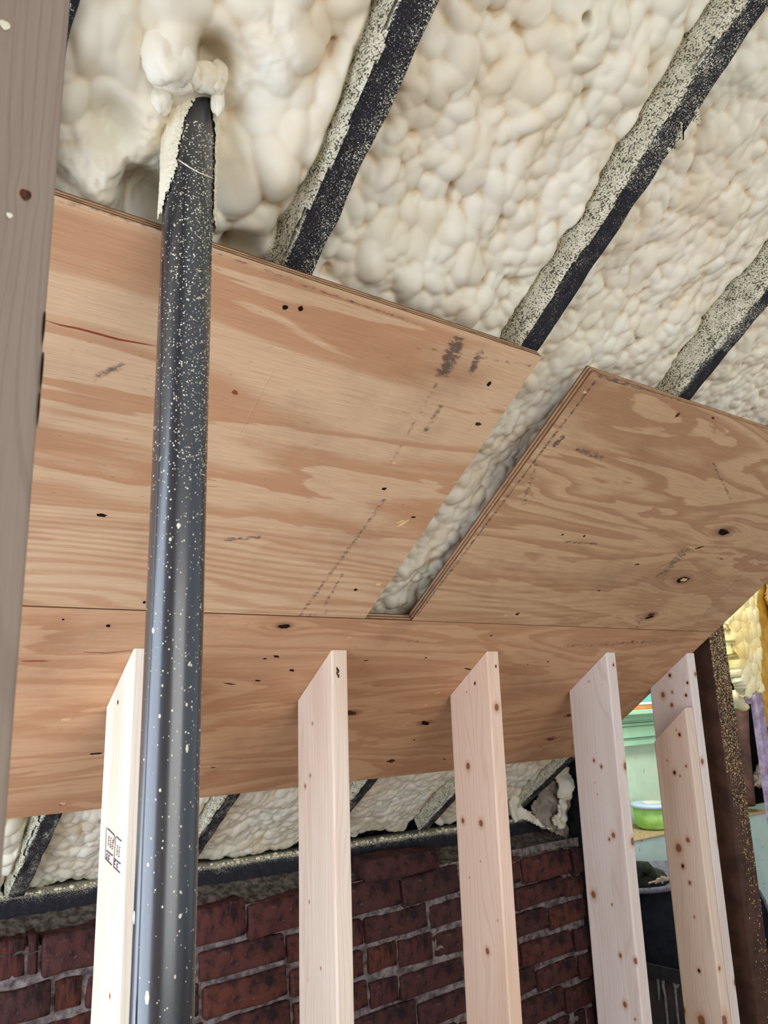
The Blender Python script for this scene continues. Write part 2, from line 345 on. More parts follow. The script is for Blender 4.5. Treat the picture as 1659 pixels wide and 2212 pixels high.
# ledge of dirt and mortar between the top course and the timber plate
xs = np.arange(-.2, 2.3, .006); ts = np.linspace(0, 1, 26); Xg, Tg = np.meshgrid(xs, ts, indexing='ij')
Yg = YB+.006+Tg*.15+.010*(fbm(Xg*20, Tg*4, 5)-.5); Zg = 1.012+.058*np.clip(Tg*1.5, 0, 1)-.014*(Xg-1)+.022*(fbm(Xg*16, Tg*5, 6)-.5)*(1-Tg)+.008*(fbm(Xg*90, Tg*20, 8)-.5)
me = npmesh('dirt_ledge', np.stack([Xg, Yg, Zg], -1).reshape(-1, 3), gridfaces(len(xs), len(ts))); link_mesh('dirt_ledge', me, DIRT, wb)
courses = [
 (1.036, .953, -.032, [(-.1, .10), (.11, .372), (.378, .435), (.442, .462), (.468, .64), (.65, .81), (.818, .964), (.972, 1.215), (1.225, 1.467), (1.474, 1.70), (1.712, 1.974), (1.984, 2.218), (2.228, 2.288)]),
 (.940, .872, -.025, [(-.1, .12), (.13, .37), (.38, .493), (.503, .56), (.57, .835), (.845, 1.08), (1.09, 1.265), (1.272, 1.33), (1.342, 1.573), (1.584, 1.80), (1.81, 1.935), (1.943, 2.178), (2.19, 2.288)]),
 (.858, .789, -.026, [(-.1, .22), (.23, .458), (.468, .65), (.66, .845), (.856, 1.09), (1.10, 1.33), (1.352, 1.452), (1.46, 1.584), (1.592, 1.83), (1.84, 2.087), (2.097, 2.288)]),
 (.772, .702, -.030, [(-.1, .14), (.15, .38), (.39, .46), (.47, .70), (.71, .86), (.87, 1.10), (1.11, 1.345), (1.356, 1.452), (1.46, 1.70), (1.71, 1.945), (1.957, 2.203), (2.213, 2.288)]),
 (.690, .620, -.030, [(-.1, .2), (.21, .44), (.45, .69), (.70, .93), (.94, 1.18), (1.19, 1.275), (1.283, 1.515), (1.525, 1.77), (1.78, 2.016), (2.024, 2.216), (2.226, 2.288)]),
]
zt_ = .604; k = 0
while zt_ > .40:
    st = [-.1]; x = .02+.11*(k % 2)
    row = []; 
    while x < 2.27: row.append((x, min(x+.226, 2.288))); x += .236
    courses.append((zt_, zt_-.07, -.03, row)); zt_ -= .084; k += 1
def brick_mesh(seed, Lx, Ly, Lz, rough=.004):
    bm = bmesh.new(); bmesh.ops.create_cube(bm, size=1, matrix=Matrix.Diagonal((Lx, Ly, Lz, 1)))
    bmesh.ops.bevel(bm, geom=bm.edges[:], offset=.007, segments=2, affect='EDGES', profile=.5)
    bmesh.ops.subdivide_edges(bm, edges=[e for e in bm.edges if e.calc_length() > .03], cuts=2, use_grid_fill=True)
    for v in bm.verts:
        q = v.co*22+Vector((seed*7.3, seed*3.1, 0)); v.co += mnoise.noise_vector(q)*rough+mnoise.noise_vector(v.co*9+Vector((seed, 0, 0)))*rough*.8
    me = bpy.data.meshes.new('brick'); bm.to_mesh(me); bm.free(); me.materials.append(BRICK); me.shade_smooth(); return me
VAR = [brick_mesh(i, .23, .09, .071) for i in range(7)]
rb = random.Random(4)
for (zt, zb, sl, row) in courses:
    for i, (x0, x1) in enumerate(row):
        xm = (x0+x1)/2; dz = sl*(xm-1); o = bpy.data.objects.new('brick', VAR[rb.randrange(7)]); C.objects.link(o); o.parent = wb
        hz = (zt-zb)*rb.uniform(.95, 1.04)
        o.location = (xm, YB+.047+rb.uniform(-.006, .010), (zt+zb)/2+dz+rb.uniform(-.003, .003)); o.scale = ((x1-x0)/.23, 1, hz/.071)
        o.rotation_euler = (rb.uniform(-.02, .02), -sl*-1+rb.uniform(-.02, .02), rb.uniform(-.03, .03))
# loose brick lying on top of the wall
lb = bpy.data.objects.new('loose_brick', brick_mesh(21, .285, .085, .062, .006)); C.objects.link(lb)
p = at(868, 1850, 1, 1.975); lb.location = (p[0]+.012, 2.017, 1.052); lb.rotation_euler = (0, .025, .03)
tag(lb, 'dark sooty brick lying loose on top of the brick wall', 'brick')

# timber plate the rafters stand on
sx = np.arange(-.9, 2.29, .01); sec = []
cs = [(2.082, 1.064), (2.08, 1.075), (2.08, 1.09), (2.082, 1.104), (2.09, 1.110), (2.13, 1.112), (2.18, 1.112), (2.22, 1.112), (2.22, 1.062)]
V = []; spk = []
for x in sx:
    for (y, z) in cs:
        V.append((x, y+.004*(fbm(np.array(x*30), np.array(z*40), 2)-.5), z-.013*(x-1)+.005*(fbm(np.array(x*25), np.array(y*40), 9)-.5))); spk.append(1.0 if z > 1.109 else (.35 if z > 1.1 else 0))
q = gridfaces(len(sx), len(cs), flip=False)
me = npmesh('sill_plate', V, q, {'spk': spk}); sp = link_mesh('sill_plate', me, RAFTER)
tag(sp, 'long black timber plate under the rafter feet, above the brick wall', 'timber plate')

SLM = Matrix.Rotation(-SA, 4, 'X')
def localize(o, origin):
    """give a sloping thing its own axes along the slope"""
    M = Matrix.Translation(Vector(origin)) @ SLM; Mi = M.inverted()
    o.data.transform(Mi); o.matrix_world = M
    for c_ in o.children: c_.data.transform(Mi); c_.matrix_parent_inverse = Matrix.Identity(4)
    return o
# ================================================================== RAFTERS
RAFX = [(.080, .121), (.405, .446), (.811, .855), (1.220, 1.263), (1.627, 1.668), (2.035, 2.078)]
rlabels = ['brownish rafter edge at top left behind the close grey stud', 'first full black rafter right of the black pipe, heavily speckled with foam',
 'black rafter ending at the corner of the left plywood sheet, splintered halfway up', 'black rafter meeting the top edge of the right plywood sheet',
 'black rafter hidden above the right plywood, its foot just left of the pink middle stud', 'black rafter above the right plywood, its foot beside the torn foam hole']
def rafter(i, x0, x1):
    ss_ = np.concatenate([np.arange(-1.9, -.3, .05), np.arange(-.3, .4, .006), np.arange(.4, 1.45, .05), np.arange(1.45, 1.957, .008)])
    nf = 9; prof = []
    for a in np.linspace(0, 1, nf): prof.append((x0+(x1-x0)*a, 0, a))
    prof = [(x0, .138, 0), (x0, .06, 0), (x0, .03, 0), (x0, .012, 0), (x0, .003, 0)]+prof[0:0]+[(x0+.002+(x1-x0-.004)*a, 0, a) for a in np.linspace(0, 1, nf)]+[(x1, .003, 1), (x1, .02, 1), (x1, .138, 1)]
    V = []; sk = []; n_ = len(prof)
    for s in ss_:
        wob = .0022*(vnoise2(np.array(s*30.), np.array(i*9.), 4)-.5)*2
        for (x, h, a) in prof:
            jig = .0014*(fbm(np.array(s*60), np.array(x*200), 5)-.5)
            xx = x+(wob if a > .5 else -wob*.6); V.append(P(xx, s, D_RAF+h+jig*(h < .001)))
            up = s < .5
            if i == 1: t = .22+.42*max(0, a-.25) + (.5 if s < -.05 and a > .8 else 0)
            elif i == 2: t = .20+.55*max(0, .30-a)+(.25 if s < .05 else 0)
            elif i == 3: t = .12+1.2*max(0, .45-a)+(.35 if .1 < s < .2 else 0)
            else: t = .25
            if s > 1.4: t = .18+.9*abs(fbm(np.array(s*22), np.array(a*3+i*5), 14)-.35)+.4*(a < .12)
            if h > .001: t = .95 if a == 0 else .05
            sk.append(t)
    q = gridfaces(len(ss_), n_, flip=True)
    cap = []
    me = npmesh('rafter', V, q, {'spk': sk}); o = link_mesh('rafter', me, RAFTER)
    tag(o, rlabels[i], 'rafter'); o.data.polygons.foreach_set('use_smooth', [True]*len(o.data.polygons))
    # crust of fine foam on the left face, with ragged lower edge wrapping over the arris
    sg = np.concatenate([np.arange(-.3, .34, .003), np.arange(1.47, 1.95, .004)])
    hg = np.arange(-.010, .075, .0032); Sg, Hg = np.meshgrid(sg, hg, indexing='ij')
    edge = .004*(fbm(Sg*40, Sg*0+i*11, 3)*2-1)+.008*(fbm(Sg*9, Sg*0+i*3, 33)*2-1)+{1: .000, 2: -.006, 3: -.004}.get(i, .002)
    t = .0015+.0035*np.clip(fbm(Sg*170, Hg*230, 21+i), 0, 1)+.003*fbm(Sg*60, Hg*60, 40+i)
    on = Hg-edge
    wrap = Hg < 0
    px_ = np.where(wrap, x0-Hg*1.0, x0-t); pd = np.where(wrap, D_RAF-t*.6, D_RAF+Hg)
    V = np.stack([px_.ravel(), Sg.ravel(), pd.ravel()], 1); W_ = CAM+V[:, 2:3]*NRM+V[:, 1:2]*SLP+V[:, 0:1]*np.array([1., 0, 0])
    q = gridfaces(len(sg), len(hg), flip=True); onr = on.ravel(); keep = (onr[q].min(1) > 0) & (np.ptp(Sg.ravel()[q], axis=1) < .02)
    me = npmesh('foam_overspray', W_, q[keep]); oo = link_mesh('foam_overspray', me, CRUST, o); tag(oo, 'pale granular foam crust on the rafter side', kind='stuff')
    return localize(o, P(x0, 0, D_RAF))
RAF = [rafter(i, *x) for i, x in enumerate(RAFX)]
# splintered patch on the second full rafter
def shard(name, pts, mat, parent, h0, th=.002, label=None):
    poly = [at_slope(px, py, h0) for px, py in pts]; bm = bmesh.new(); A = [bm.verts.new(P(x, s, h0)) for x, s in poly]; B = [bm.verts.new(P(x, s, h0-th)) for x, s in poly]
    bm.faces.new(A); bm.faces.new(B[::-1])
    for i in range(len(A)): j = (i+1) % len(A); bm.faces.new((A[j], A[i], B[i], B[j]))
    bmesh.ops.recalc_face_normals(bm, faces=bm.faces); o = bm_obj(name, bm, mat, parent)
    if label: o['label'] = label
    return o
h = D_RAF-.0008
shard('splinter', [(1507, 230), (1512, 262), (1508, 268), (1496, 262), (1502, 250), (1498, 243)], CRUST, RAF[2], h, label='pale splinter')
shard('splinter', [(1462, 262), (1473, 263), (1474, 300), (1458, 304), (1466, 285), (1471, 268)], CRUST, RAF[2], h, label='pale splinter')
shard('splinter', [(1442, 316), (1450, 322), (1462, 312), (1450, 328), (1443, 330), (1439, 322)], CRUST, RAF[2], h, label='pale splinter')
shard('crack', [(1474, 270), (1475.5, 266), (1475.5, 300), (1474, 302)], BLACK, RAF[2], h-.001)
if 0: shard('crack', [(1455, 306), (1475, 302), (1474, 306), (1457, 310)], BLACK, RAF[2], h-.001)

# ================================================================== SPRAY FOAM
def foam_bay(name, x0, x1, fine_ranges, r_range, base, amp, seed, label, step=.0023, extra=None, holes=(), nl=1.0, small=1.0):
    R = np.random.default_rng(seed)
    ss_ = []; s = -1.9
    while s < 2.02:
        ss_.append(s); s += step*1.15 if any(a <= s <= b for a, b in fine_ranges) else .03
    ss_ = np.array(ss_); us = np.arange(x0, x1+step*.5, step); 
    if not fine_ranges: us = np.linspace(x0, x1, 12)
    U, S = np.meshgrid(us, ss_, indexing='ij')
    H = np.full(U.shape, -.03); cr = np.zeros(U.shape)
    # slow swell
    sw = (fbm(U*7+seed, S*7, seed)-.5)*.030+(fbm(U*18, S*18+seed, seed+3)-.5)*.010
    def lumps(rmin, rmax, cover, hk, ranges):
        nonlocal H
        for a, b in ranges:
            area_ = (x1-x0)*(b-a); rm = (rmin+rmax)/2; N_ = int(cover*area_/(rm*rm*1.6)*nl)
            C_ = sorted([(R.uniform(rmin, rmax)*R.uniform(.8, 1.15), R.uniform(x0-.01, x1+.01), R.uniform(a, b)) for _ in range(N_)], reverse=True)
            for r, cu, cs_ in C_:
                asp = R.uniform(1.0, 1.9); th = R.normal(1.2, .6); ra, rb_ = r*math.sqrt(asp), r/math.sqrt(asp)
                i0, i1 = np.searchsorted(us, (cu-ra, cu+ra)); j0, j1 = np.searchsorted(ss_, (cs_-ra, cs_+ra))
                if i1-i0 < 2 or j1-j0 < 2: continue
                du = U[i0:i1, j0:j1]-cu; ds = S[i0:i1, j0:j1]-cs_; c_, n_ = math.cos(th), math.sin(th)
                wv = .12*r*np.sin(ds/r*2.3+cu*90)
                a_ = (du*c_+ds*n_+wv)/ra; b_ = (-du*n_+ds*c_)/rb_; q = a_*a_+b_*b_
                cur = H[min(max(np.searchsorted(us, cu), 0), len(us)-1), min(max(np.searchsorted(ss_, cs_), 0), len(ss_)-1)]
                top = hk*r*R.uniform(.75, 1.25); b0 = (cur*.35 if cur > -.02 else -.002)+R.uniform(-.08, .08)*r
                h = np.where(q < 1, b0+top*(np.sqrt(np.clip(1-q, 0, 1))-.25), -1)
                H[i0:i1, j0:j1] = np.maximum(H[i0:i1, j0:j1], h)
    rr = [(a-.02, b+.02) for a, b in fine_ranges]
    if rr:
        if LO in fine_ranges: lumps(.022, .036, 1.6, .62, [LO])
        lumps(r_range[0]*1.3, r_range[1]*1.35, 1.5, .80, rr)
        lumps(r_range[0], r_range[1], 1.1*small, .80, rr)
        lumps(r_range[0]*.45, r_range[0], .35*small, .85, rr)
        H = np.maximum(H, -.006+.004*fbm(U*60, S*60, seed+9))
    else: H[:] = 0
    Hs = H.copy()
    for _ in range(1):
        Hs[1:-1, 1:-1] = (Hs[1:-1, 1:-1]*4+Hs[:-2, 1:-1]+Hs[2:, 1:-1]+Hs[1:-1, :-2]+Hs[1:-1, 2:])/8
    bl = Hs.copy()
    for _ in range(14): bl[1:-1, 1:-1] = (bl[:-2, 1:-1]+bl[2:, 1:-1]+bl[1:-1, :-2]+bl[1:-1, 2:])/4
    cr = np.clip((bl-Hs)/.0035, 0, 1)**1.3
    g1 = np.clip(1-(x1-U)/.016, 0, 1); g1 = np.clip(g1*1.6*(fbm(U*30, S*22, seed+5)+.25), 0, 1); g1 = g1*g1*(3-2*g1)
    rec = base+sw-amp*Hs/.012*.012+.012*g1
    rec += .004*np.clip(1-(x1-U)/.012, 0, 1)
    if extra: rec, g1 = extra(U, S, rec, g1)
    V = CAM+(D_RAF+rec).ravel()[:, None]*NRM+S.ravel()[:, None]*SLP+U.ravel()[:, None]*np.array([1., 0, 0])
    q = gridfaces(len(us), len(ss_), flip=True)
    if holes:
        keep = np.ones(len(q), bool)
        cu = U.ravel()[q].mean(1); cs_ = S.ravel()[q].mean(1)
        for (hu, hs, ru, rs, an) in holes:
            c_, n_ = math.cos(an), math.sin(an); du = cu-hu; ds = cs_-hs; w_ = .35*(fbm(cu*60, cs_*60, 77)-.5)*2
            keep &= ((du*c_+ds*n_)/ru)**2+((-du*n_+ds*c_)/rs)**2 > 1+w_
        q = q[keep]
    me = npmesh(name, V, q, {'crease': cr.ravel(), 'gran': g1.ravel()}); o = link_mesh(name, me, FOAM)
    return localize(tag(o, label, 'spray foam', 'spray foam between the rafters'), P(x0, 0, D_RAF))

UP = (-.27, .345); LO = (1.46, 2.0)
pipe_xy = (.2635, .692)
def bay0_extra(U, S, rec, g1):
    # pipe boss, torn hollows and a rim; s of the pipe where it meets the foam
    sp_ = s_of_y(.70, D_RAF+.08); d = np.hypot(U-.258, (S-(sp_-.03))*1.0)
    rec = rec + .048*np.exp(-(d/.075)**2)
    for (px, py, r, a) in ((455, 115, .020, .05), (240, 250, .022, .035), (330, 440, .030, .045), (505, 535, .022, .07), (560, 820, .01, 0), (300, 400, .03, .03)):
        u_, s_ = at_slope(px, py, D_RAF+.06); rec = rec + a*np.exp(-(((U-u_)**2+(S-s_)**2)/r**2))
    for (px, py, r, a) in ((365, 120, .030, .030), (610, 90, .05, .014), (330, 220, .025, .02), (590, 340, .045, .016), (200, 380, .03, .02)):
        u_, s_ = at_slope(px, py, D_RAF+.06); rec = rec - a*np.exp(-(((U-u_)**2+(S-s_)**2)/r**2))
    for (px, py, r, a) in ((300, 400, .035, 1), (240, 260, .03, .9), (330, 250, .02, .8), (520, 150, .03, .5), (450, 90, .02, .8), (170, 350, .03, .9), (560, 60, .025, .6)):
        u_, s_ = at_slope(px, py, D_RAF+.06); t = a*np.exp(-(((U-u_)**2+(S-s_)**2)/r**2)); f_ = np.abs(fbm(U*70+3, S*70, 61, 4)-.5)*2
        rec = rec + t*(.012*f_ + .003*fbm(U*300, S*300, 71))
    return rec, g1
def pits(lst):
    def f(U, S, rec, g1):
        for (px, py, r, a) in lst:
            u_, s_ = at_slope(px, py, D_RAF+.045); rec = rec+a*np.exp(-(((U-u_)**2+(S-s_)**2)/r**2)**1.5)
        return rec, g1
    return f
foam_bay('spray_foam', -.90, .08, [], (.02, .03), .06, 1, 1, 'smooth foam bay hidden behind the close grey stud')
foam_bay('spray_foam', .121, .405, [UP, LO], (.022, .040), .052, 1.15, 11, 'big bulging cream foam around the top of the black pipe', extra=bay0_extra)
foam_bay('spray_foam', .446, .811, [UP, LO], (.013, .024), .050, 1.05, 22, 'lumpy cream foam bay between the first and second full rafters', extra=pits([(1250, 32, .0055, .035), (1245, 75, .03, -.014), (1200, 60, .02, -.008)]))
foam_bay('spray_foam', .855, 1.220, [(-.27, 1.0), LO], (.010, .019), .050, .85, 33, 'fine-lumped foam bay seen above and through the gap between the upper plywood sheets', extra=None)
foam_bay('spray_foam', 1.263, 1.627, [(-.27, .345), LO], (.009, .016), .050, .9, 44, 'small-lumped foam bay at the right edge above the right plywood', small=1.2)
hu, hs = at_slope(1165, 1690, D_RAF+.05)
foam_bay('spray_foam', 1.668, 2.035, [(-.27, .345), (1.40, 2.0)], (.012, .024), .050, 1.0, 55, 'torn foam bay with a dark hole under the lower plywood', holes=((hu-.02, hs, .085, .035, -1.0),), step=.0035)
if 0: foam_bay('spray_foam', 2.078, 2.30, [(1.40, 2.0)], (.012, .024), .050, 1.0, 66, 'narrow foam strip beside the dark corner post')

def blobs(name, pts, mat, parent=None, **k):
    """pts: (x,y,z,r,squash vector) low ellipsoids joined"""
    bm = bmesh.new()
    for (p, r, sq) in pts:
        m = Matrix.Translation(Vector(p)) @ Matrix.Diagonal((r*sq[0], r*sq[1], r*sq[2], 1)); bmesh.ops.create_icosphere(bm, subdivisions=1, radius=1, matrix=m)
    return tag(bm_obj(name, bm, mat, parent, True), **k)
# crumbs on the timber plate
R = random.Random(3); pts = []
for i in range(900):
    x = R.uniform(.3, 2.2); cl = vnoise2(np.array(x*6.), np.array(.3), 2); 
    if R.random() > .3+cl: continue
    y = 2.085+abs(R.gauss(0, .018)); r = R.choice((.0016, .002, .0028, .004))*R.uniform(.8, 1.5); 
    if R.random() < .035: r *= 2
    pts.append(((x, y, 1.112-.013*(x-1)+r*.4), r, (1, 1, .8)))
blobs('foam_crumbs', pts, SPECK, sp, kind='stuff')

# torn kraft paper and foam hanging by the corner post
def crumple(name, outline, Y, mat, parent, amp=.02, seed=1, label=None, th=.004):
    pts = [at(px, py, 1, Y) for px, py in outline]; P2 = np.array([(p[0], p[2]) for p in pts]); lo = P2.min(0); hi = P2.max(0); st = .006
    xs = np.arange(lo[0], hi[0]+st, st); zs = np.arange(lo[1], hi[1]+st, st); Xg, Zg = np.meshgrid(xs, zs, indexing='ij')
    ins = np.zeros(Xg.shape, bool); n_ = len(P2)
    xx = Xg+.010*(fbm(Xg*50, Zg*50, seed)-.5); zz = Zg+.010*(fbm(Xg*50, Zg*50, seed+5)-.5)
    for i in range(n_):
        x1_, z1_ = P2[i]; x2_, z2_ = P2[(i+1) % n_]
        c = ((z1_ > zz) != (z2_ > zz)) & (xx < (x2_-x1_)*(zz-z1_)/(z2_-z1_+1e-9)+x1_); ins ^= c
    Yg = Y-amp*np.abs(fbm(Xg*14, Zg*14, seed+2)*2-1)*1.4-amp*.5*fbm(Xg*45, Zg*45, seed+4)
    V = np.stack([Xg, Yg, Zg], -1).reshape(-1, 3); q = gridfaces(len(xs), len(zs), flip=True); q = q[ins.ravel()[q].all(1)]
    z_ = np.zeros(len(V)); me = npmesh(name, V, q, {'crease': z_, 'gran': z_}); o = link_mesh(name, me, mat, parent)
    m = o.modifiers.new('thick', 'SOLIDIFY'); m.thickness = th; m.offset = 1
    if label: o['label'] = label
    return o
tf = empty('torn_insulation', at(1190, 1800, 1, 2.03), label='torn grey paper facing and foam hanging over the brick wall beside the dark post', cat='insulation')
crumple('kraft_facing', [(1195, 1672), (1160, 1715), (1132, 1745), (1150, 1762), (1165, 1790), (1185, 1800), (1215, 1812), (1232, 1808), (1243, 1780), (1248, 1700), (1240, 1660), (1215, 1650)], 2.055, PAPER, tf, .03, 5, 'grey torn paper facing')
crumple('foam_flap', [(1198, 1660), (1225, 1655), (1224, 1700), (1220, 1735), (1222, 1765), (1215, 1785), (1200, 1790), (1188, 1770), (1205, 1740), (1202, 1700), (1195, 1680)], 2.02, FOAM, tf, .035, 9, 'cream strip of foam', .012)
crumple('foam_flap', [(1098, 1700), (1112, 1690), (1108, 1715), (1125, 1745), (1150, 1758), (1170, 1785), (1195, 1786), (1190, 1796), (1160, 1788), (1130, 1770), (1100, 1775)], 2.05, FOAM, tf, .03, 19, 'cream strip of foam', .012)

# ================================================================== PLYWOOD
def sheet(label, x0, x1, s0, s1, mat, knots=(), stains=(), tight=None, swirl=.0, seed=0, chamfer=None):
    st = .005; xs = np.linspace(x0, x1, int((x1-x0)/st)+1); ss_ = np.linspace(s0, s1, int((s1-s0)/st)+1); U, S = np.meshgrid(xs, ss_, indexing='ij')
    U0, S0 = U.copy(), S.copy()
    gu, gs = U.copy(), S.copy(); kd = np.full(U.shape, 9.0); stn = np.zeros(U.shape); KT = []
    for (px, py, rx, ry, sw) in knots:
        ku, ks = at_slope(px, py, D_PLY); du = U-ku; ds = S-ks; q = np.sqrt((du/rx)**2+(ds/ry)**2); kd = np.minimum(kd, q)
        e = np.exp(-(du/(rx*sw))**2)*np.exp(-np.abs(ds)/(ry*sw*1.3)); gs = gs-np.sign(ds)*ry*6*e*np.minimum(1, np.abs(ds)/ry); KT.append(np.exp(-(du/(rx*sw*1.1))**2-(ds/(ry*sw*1.3))**2))
    for (a, b, r, k_) in stains:
        A = np.array(at_slope(*a, D_PLY)); B = np.array(at_slope(*b, D_PLY)); d = B-A; L2 = max(d@d, 1e-9)
        t = np.clip(((U-A[0])*d[0]+(S-A[1])*d[1])/L2, 0, 1); dist = np.hypot(U-A[0]-t*d[0], S-A[1]-t*d[1]); stn = np.maximum(stn, k_*np.exp(-(dist/r)**2))
    tg = np.zeros(U.shape) if tight is None else tight(U, S)
    for k_ in KT: tg = np.clip(np.maximum(tg, k_*.9), 0, 1)
    V = []; AT = {'gp': [], 'kd': [], 'stain': [], 'tight': []}
    edge_noise = .0010
    bow = 0
    A = CAM+D_PLY*NRM+S.ravel()[:, None]*SLP+U.ravel()[:, None]*np.array([1., 0, 0]); n_ = len(A)
    gp = np.stack([gu.ravel()+seed*3.1, gs.ravel()+seed*1.7, np.full(n_, seed*.5)], 1)
    me = npmesh('face_veneer', A, gridfaces(len(xs), len(ss_), flip=True), {'gp': gp, 'kd': kd.ravel(), 'stain': stn.ravel(), 'tight': tg.ravel()})
    root = empty('plywood_sheet', P(x0, s1, D_PLY), label=label, cat='plywood sheet')
    link_mesh('face_veneer', me, mat, root)
    # edge core: box with visible plies
    def loop(dd, ins): return [P(x0+ins, s0+ins, dd), P(x1-ins, s0+ins, dd), P(x1-ins, s1-ins, dd), P(x0+ins, s1-ins, dd)]
    V = []; gpv = []; lv = [(D_PLY+.0001, 0), (D_PLY+.0035, 0), (D_PLY+.0036, .0012), (D_PLY+.007, .0012), (D_PLY+.0071, 0), (D_PLY+.0105, 0), (D_PLY+.0106, .0012), (D_PLY+.014, .0012), (D_PLY+.0141, 0), (D_PLY+.018, 0)]
    for dd, ins in lv:
        for p_, uv in zip(loop(dd, ins), ((x0, s0), (x1, s0), (x1, s1), (x0, s1))): V.append(p_); gpv.append((uv[0], uv[1], dd-D_PLY))
    q = [];
    for l in range(len(lv)-1):
        for i in range(4): j = (i+1) % 4; q.append((l*4+i, l*4+j, l*4+4+j, l*4+4+i))
    q.append(tuple(range((len(lv)-1)*4, len(lv)*4)))
    me = npmesh('plywood_core', V, q, {'gp': gpv}); link_mesh('plywood_core', me, PLYEDGE, root, smooth=False)
    return root
def decal(name, px, py, rx, ry, ang, mat, parent, plane='ply', jag=.25, seed=0, n=14, th=.0005, label=None):
    """small knot, hole or chip lying on the sheet: irregular low plug, proud by half a millimetre"""
    u0, s0_ = at_slope(px, py, D_PLY); R_ = random.Random(seed+int(px*7+py)); bm = bmesh.new(); A = []; B = []
    for i in range(n):
        t = 2*math.pi*i/n; k_ = 1+R_.uniform(-jag, jag); a = rx*(1.35 if rx > .008 else 1)*math.cos(t)*k_; b = ry*(1.35 if rx > .008 else 1)*math.sin(t)*k_; u = u0+a*math.cos(ang)-b*math.sin(ang); s = s0_+a*math.sin(ang)+b*math.cos(ang)
        A.append(bm.verts.new(P(u, s, D_PLY))); B.append(bm.verts.new(P(u0+(u-u0)*.88, s0_+(s-s0_)*.88, D_PLY-th)))
    bm.faces.new(B)
    for i in range(n): j = (i+1) % n; bm.faces.new((A[i], A[j], B[j], B[i]))
    bmesh.ops.recalc_face_normals(bm, faces=bm.faces); o = bm_obj(name, bm, mat, parent)
    if label: o['label'] = label
    return o
pl = sheet('large left plywood sheet behind the black pipe, light tan with a dotted dark stain', -.30, .851, .309, .9245, PLY_L,
   knots=(), stains=(((985, 745), (960, 800), .022, .95), ((960, 800), (840, 1010), .008, .66), ((830, 1080), (640, 1340), .010, .72), ((1035, 765), (1020, 800), .012, .9), ((660, 1330), (720, 1320), .018, .62), ((950, 880), (920, 930), .012, .72),
           ((700, 1310), (740, 1240), .008, .75), ((205, 815), (265, 790), .010, .78), ((490, 1165), (560, 1160), .008, .8), ((900, 750), (1150, 790), .006, .7), ((470, 550), (900, 700), .005, .75), ((120, 428), (350, 500), .006, .7)),
   tight=lambda U, S: np.clip((S-.68)/.08, 0, 1), seed=1)
pr = sheet('weathered right plywood sheet with three big knots and a rough layered left edge', .968, 2.076, .306, .9255, PLY_R,
   knots=((1563, 1148, .020, .008, 4), (1475, 1252, .020, .010, 4), (1407, 1328, .014, .007, 4)),
   stains=(((1480, 1190), (1430, 1240), .035, .74), ((1350, 1400), (1390, 1330), .012, .7), ((1290, 810), (1600, 900), .008, .85), ((1285, 825), (900, 1330), .006, .85), ((1215, 945), (1200, 960), .01, .95), ((1250, 970), (1300, 990), .012, .8),
           ((1220, 1170), (1290, 1175), .006, .85), ((1540, 1000), (1580, 1080), .006, .8), ((1160, 1000), (1130, 1090), .015, .68), ((1640, 1200), (1500, 1350), .02, .6)),
   tight=lambda U, S: .5*np.clip((S-.66)/.1, 0, 1), seed=2)
plw = sheet('long lower plywood sheet resting on the slanted tops of the new studs', -.30, 2.073, .9275, 1.553, PLY_B,
   knots=((918, 1562, .014, .006, 5), (757, 1541, .016, .007, 5), (1190, 1596, .016, .005, 3), (1230, 1545, .012, .005, 3), (613, 1352, .010, .005, 6)),
   stains=(((880, 1385), (905, 1385), .01, .7), ((1220, 1395), (1440, 1385), .02, .68), ((640, 1700), (840, 1680), .008, .66)), tight=lambda U, S: .25+0*U, seed=3)
for (px, py, rx, ry, an, m, nm) in ((616, 664, .0038, .0034, 0, HOLE, 'screw_hole'), (649, 666, .0038, .0034, 0, HOLE, 'screw_hole'), (1057, 829, .0034, .0045, .3, HOLE, 'screw_hole'),
   (507, 848, .005, .003, .4, REDK, 'knot'), (219, 1113, .008, .003, .1, HOLE, 'knot'), (312, 1301, .003, .003, 0, HOLE, 'knot'), (893, 1117, .005, .002, 0, HOLE, 'knot'),
   (818, 1262, .006, .004, 0, CHIP, 'wood_chip'), (768, 1274, .004, .003, 0, HOLE, 'screw_hole'), (830, 1056, .004, .003, 0, HOLE, 'screw_hole'), (1033, 916, .006, .004, 0, KNOTM, 'knot'), (850, 1000, .005, .002, .2, CHIP, 'wood_chip')):
    decal(nm, px, py, rx, ry, an, m, pl)
decal('wood_chip', 872, 1130, .010, .002, -.9, CHIP, pl); decal('wood_chip', 866, 1127, .008, .0018, -.6, CHIP, pl)
for (px, py, rx, ry, an, m, nm) in ((1563, 1150, .017, .006, .15, HOLE, 'knot'), (1474, 1253, .017, .008, -.1, HOLE, 'knot'), (1402, 1334, .012, .0035, -.3, HOLE, 'knot'), (1215, 1155, .003, .003, 0, KNOTM, 'knot'), (1262, 1158, .003, .003, 0, HOLE, 'knot'),
   (1263, 848, .0035, .0025, 0, CHIP, 'screw_hole'), (1570, 933, .003, .003, 0, CHIP, 'screw_hole'), (1463, 897, .004, .006, .3, KNOTM, 'knot'), (1540, 903, .006, .002, .2, KNOTM, 'knot'), (1294, 1276, .006, .002, .1, KNOTM, 'knot'), (1118, 1326, .005, .005, .4, KNOTM, 'knot'),
   (1093, 1330, .004, .002, 0, CHIP, 'screw_hole'), (1376, 1219, .008, .002, -.3, KNOTM, 'knot'), (1511, 1183, .010, .002, -.4, HOLE, 'knot'), (1558, 1207, .004, .002, 0, REDK, 'knot'), (1378, 1220, .004, .002, 0, REDK, 'knot')):
    decal(nm, px, py, rx, ry, an, m, pr)
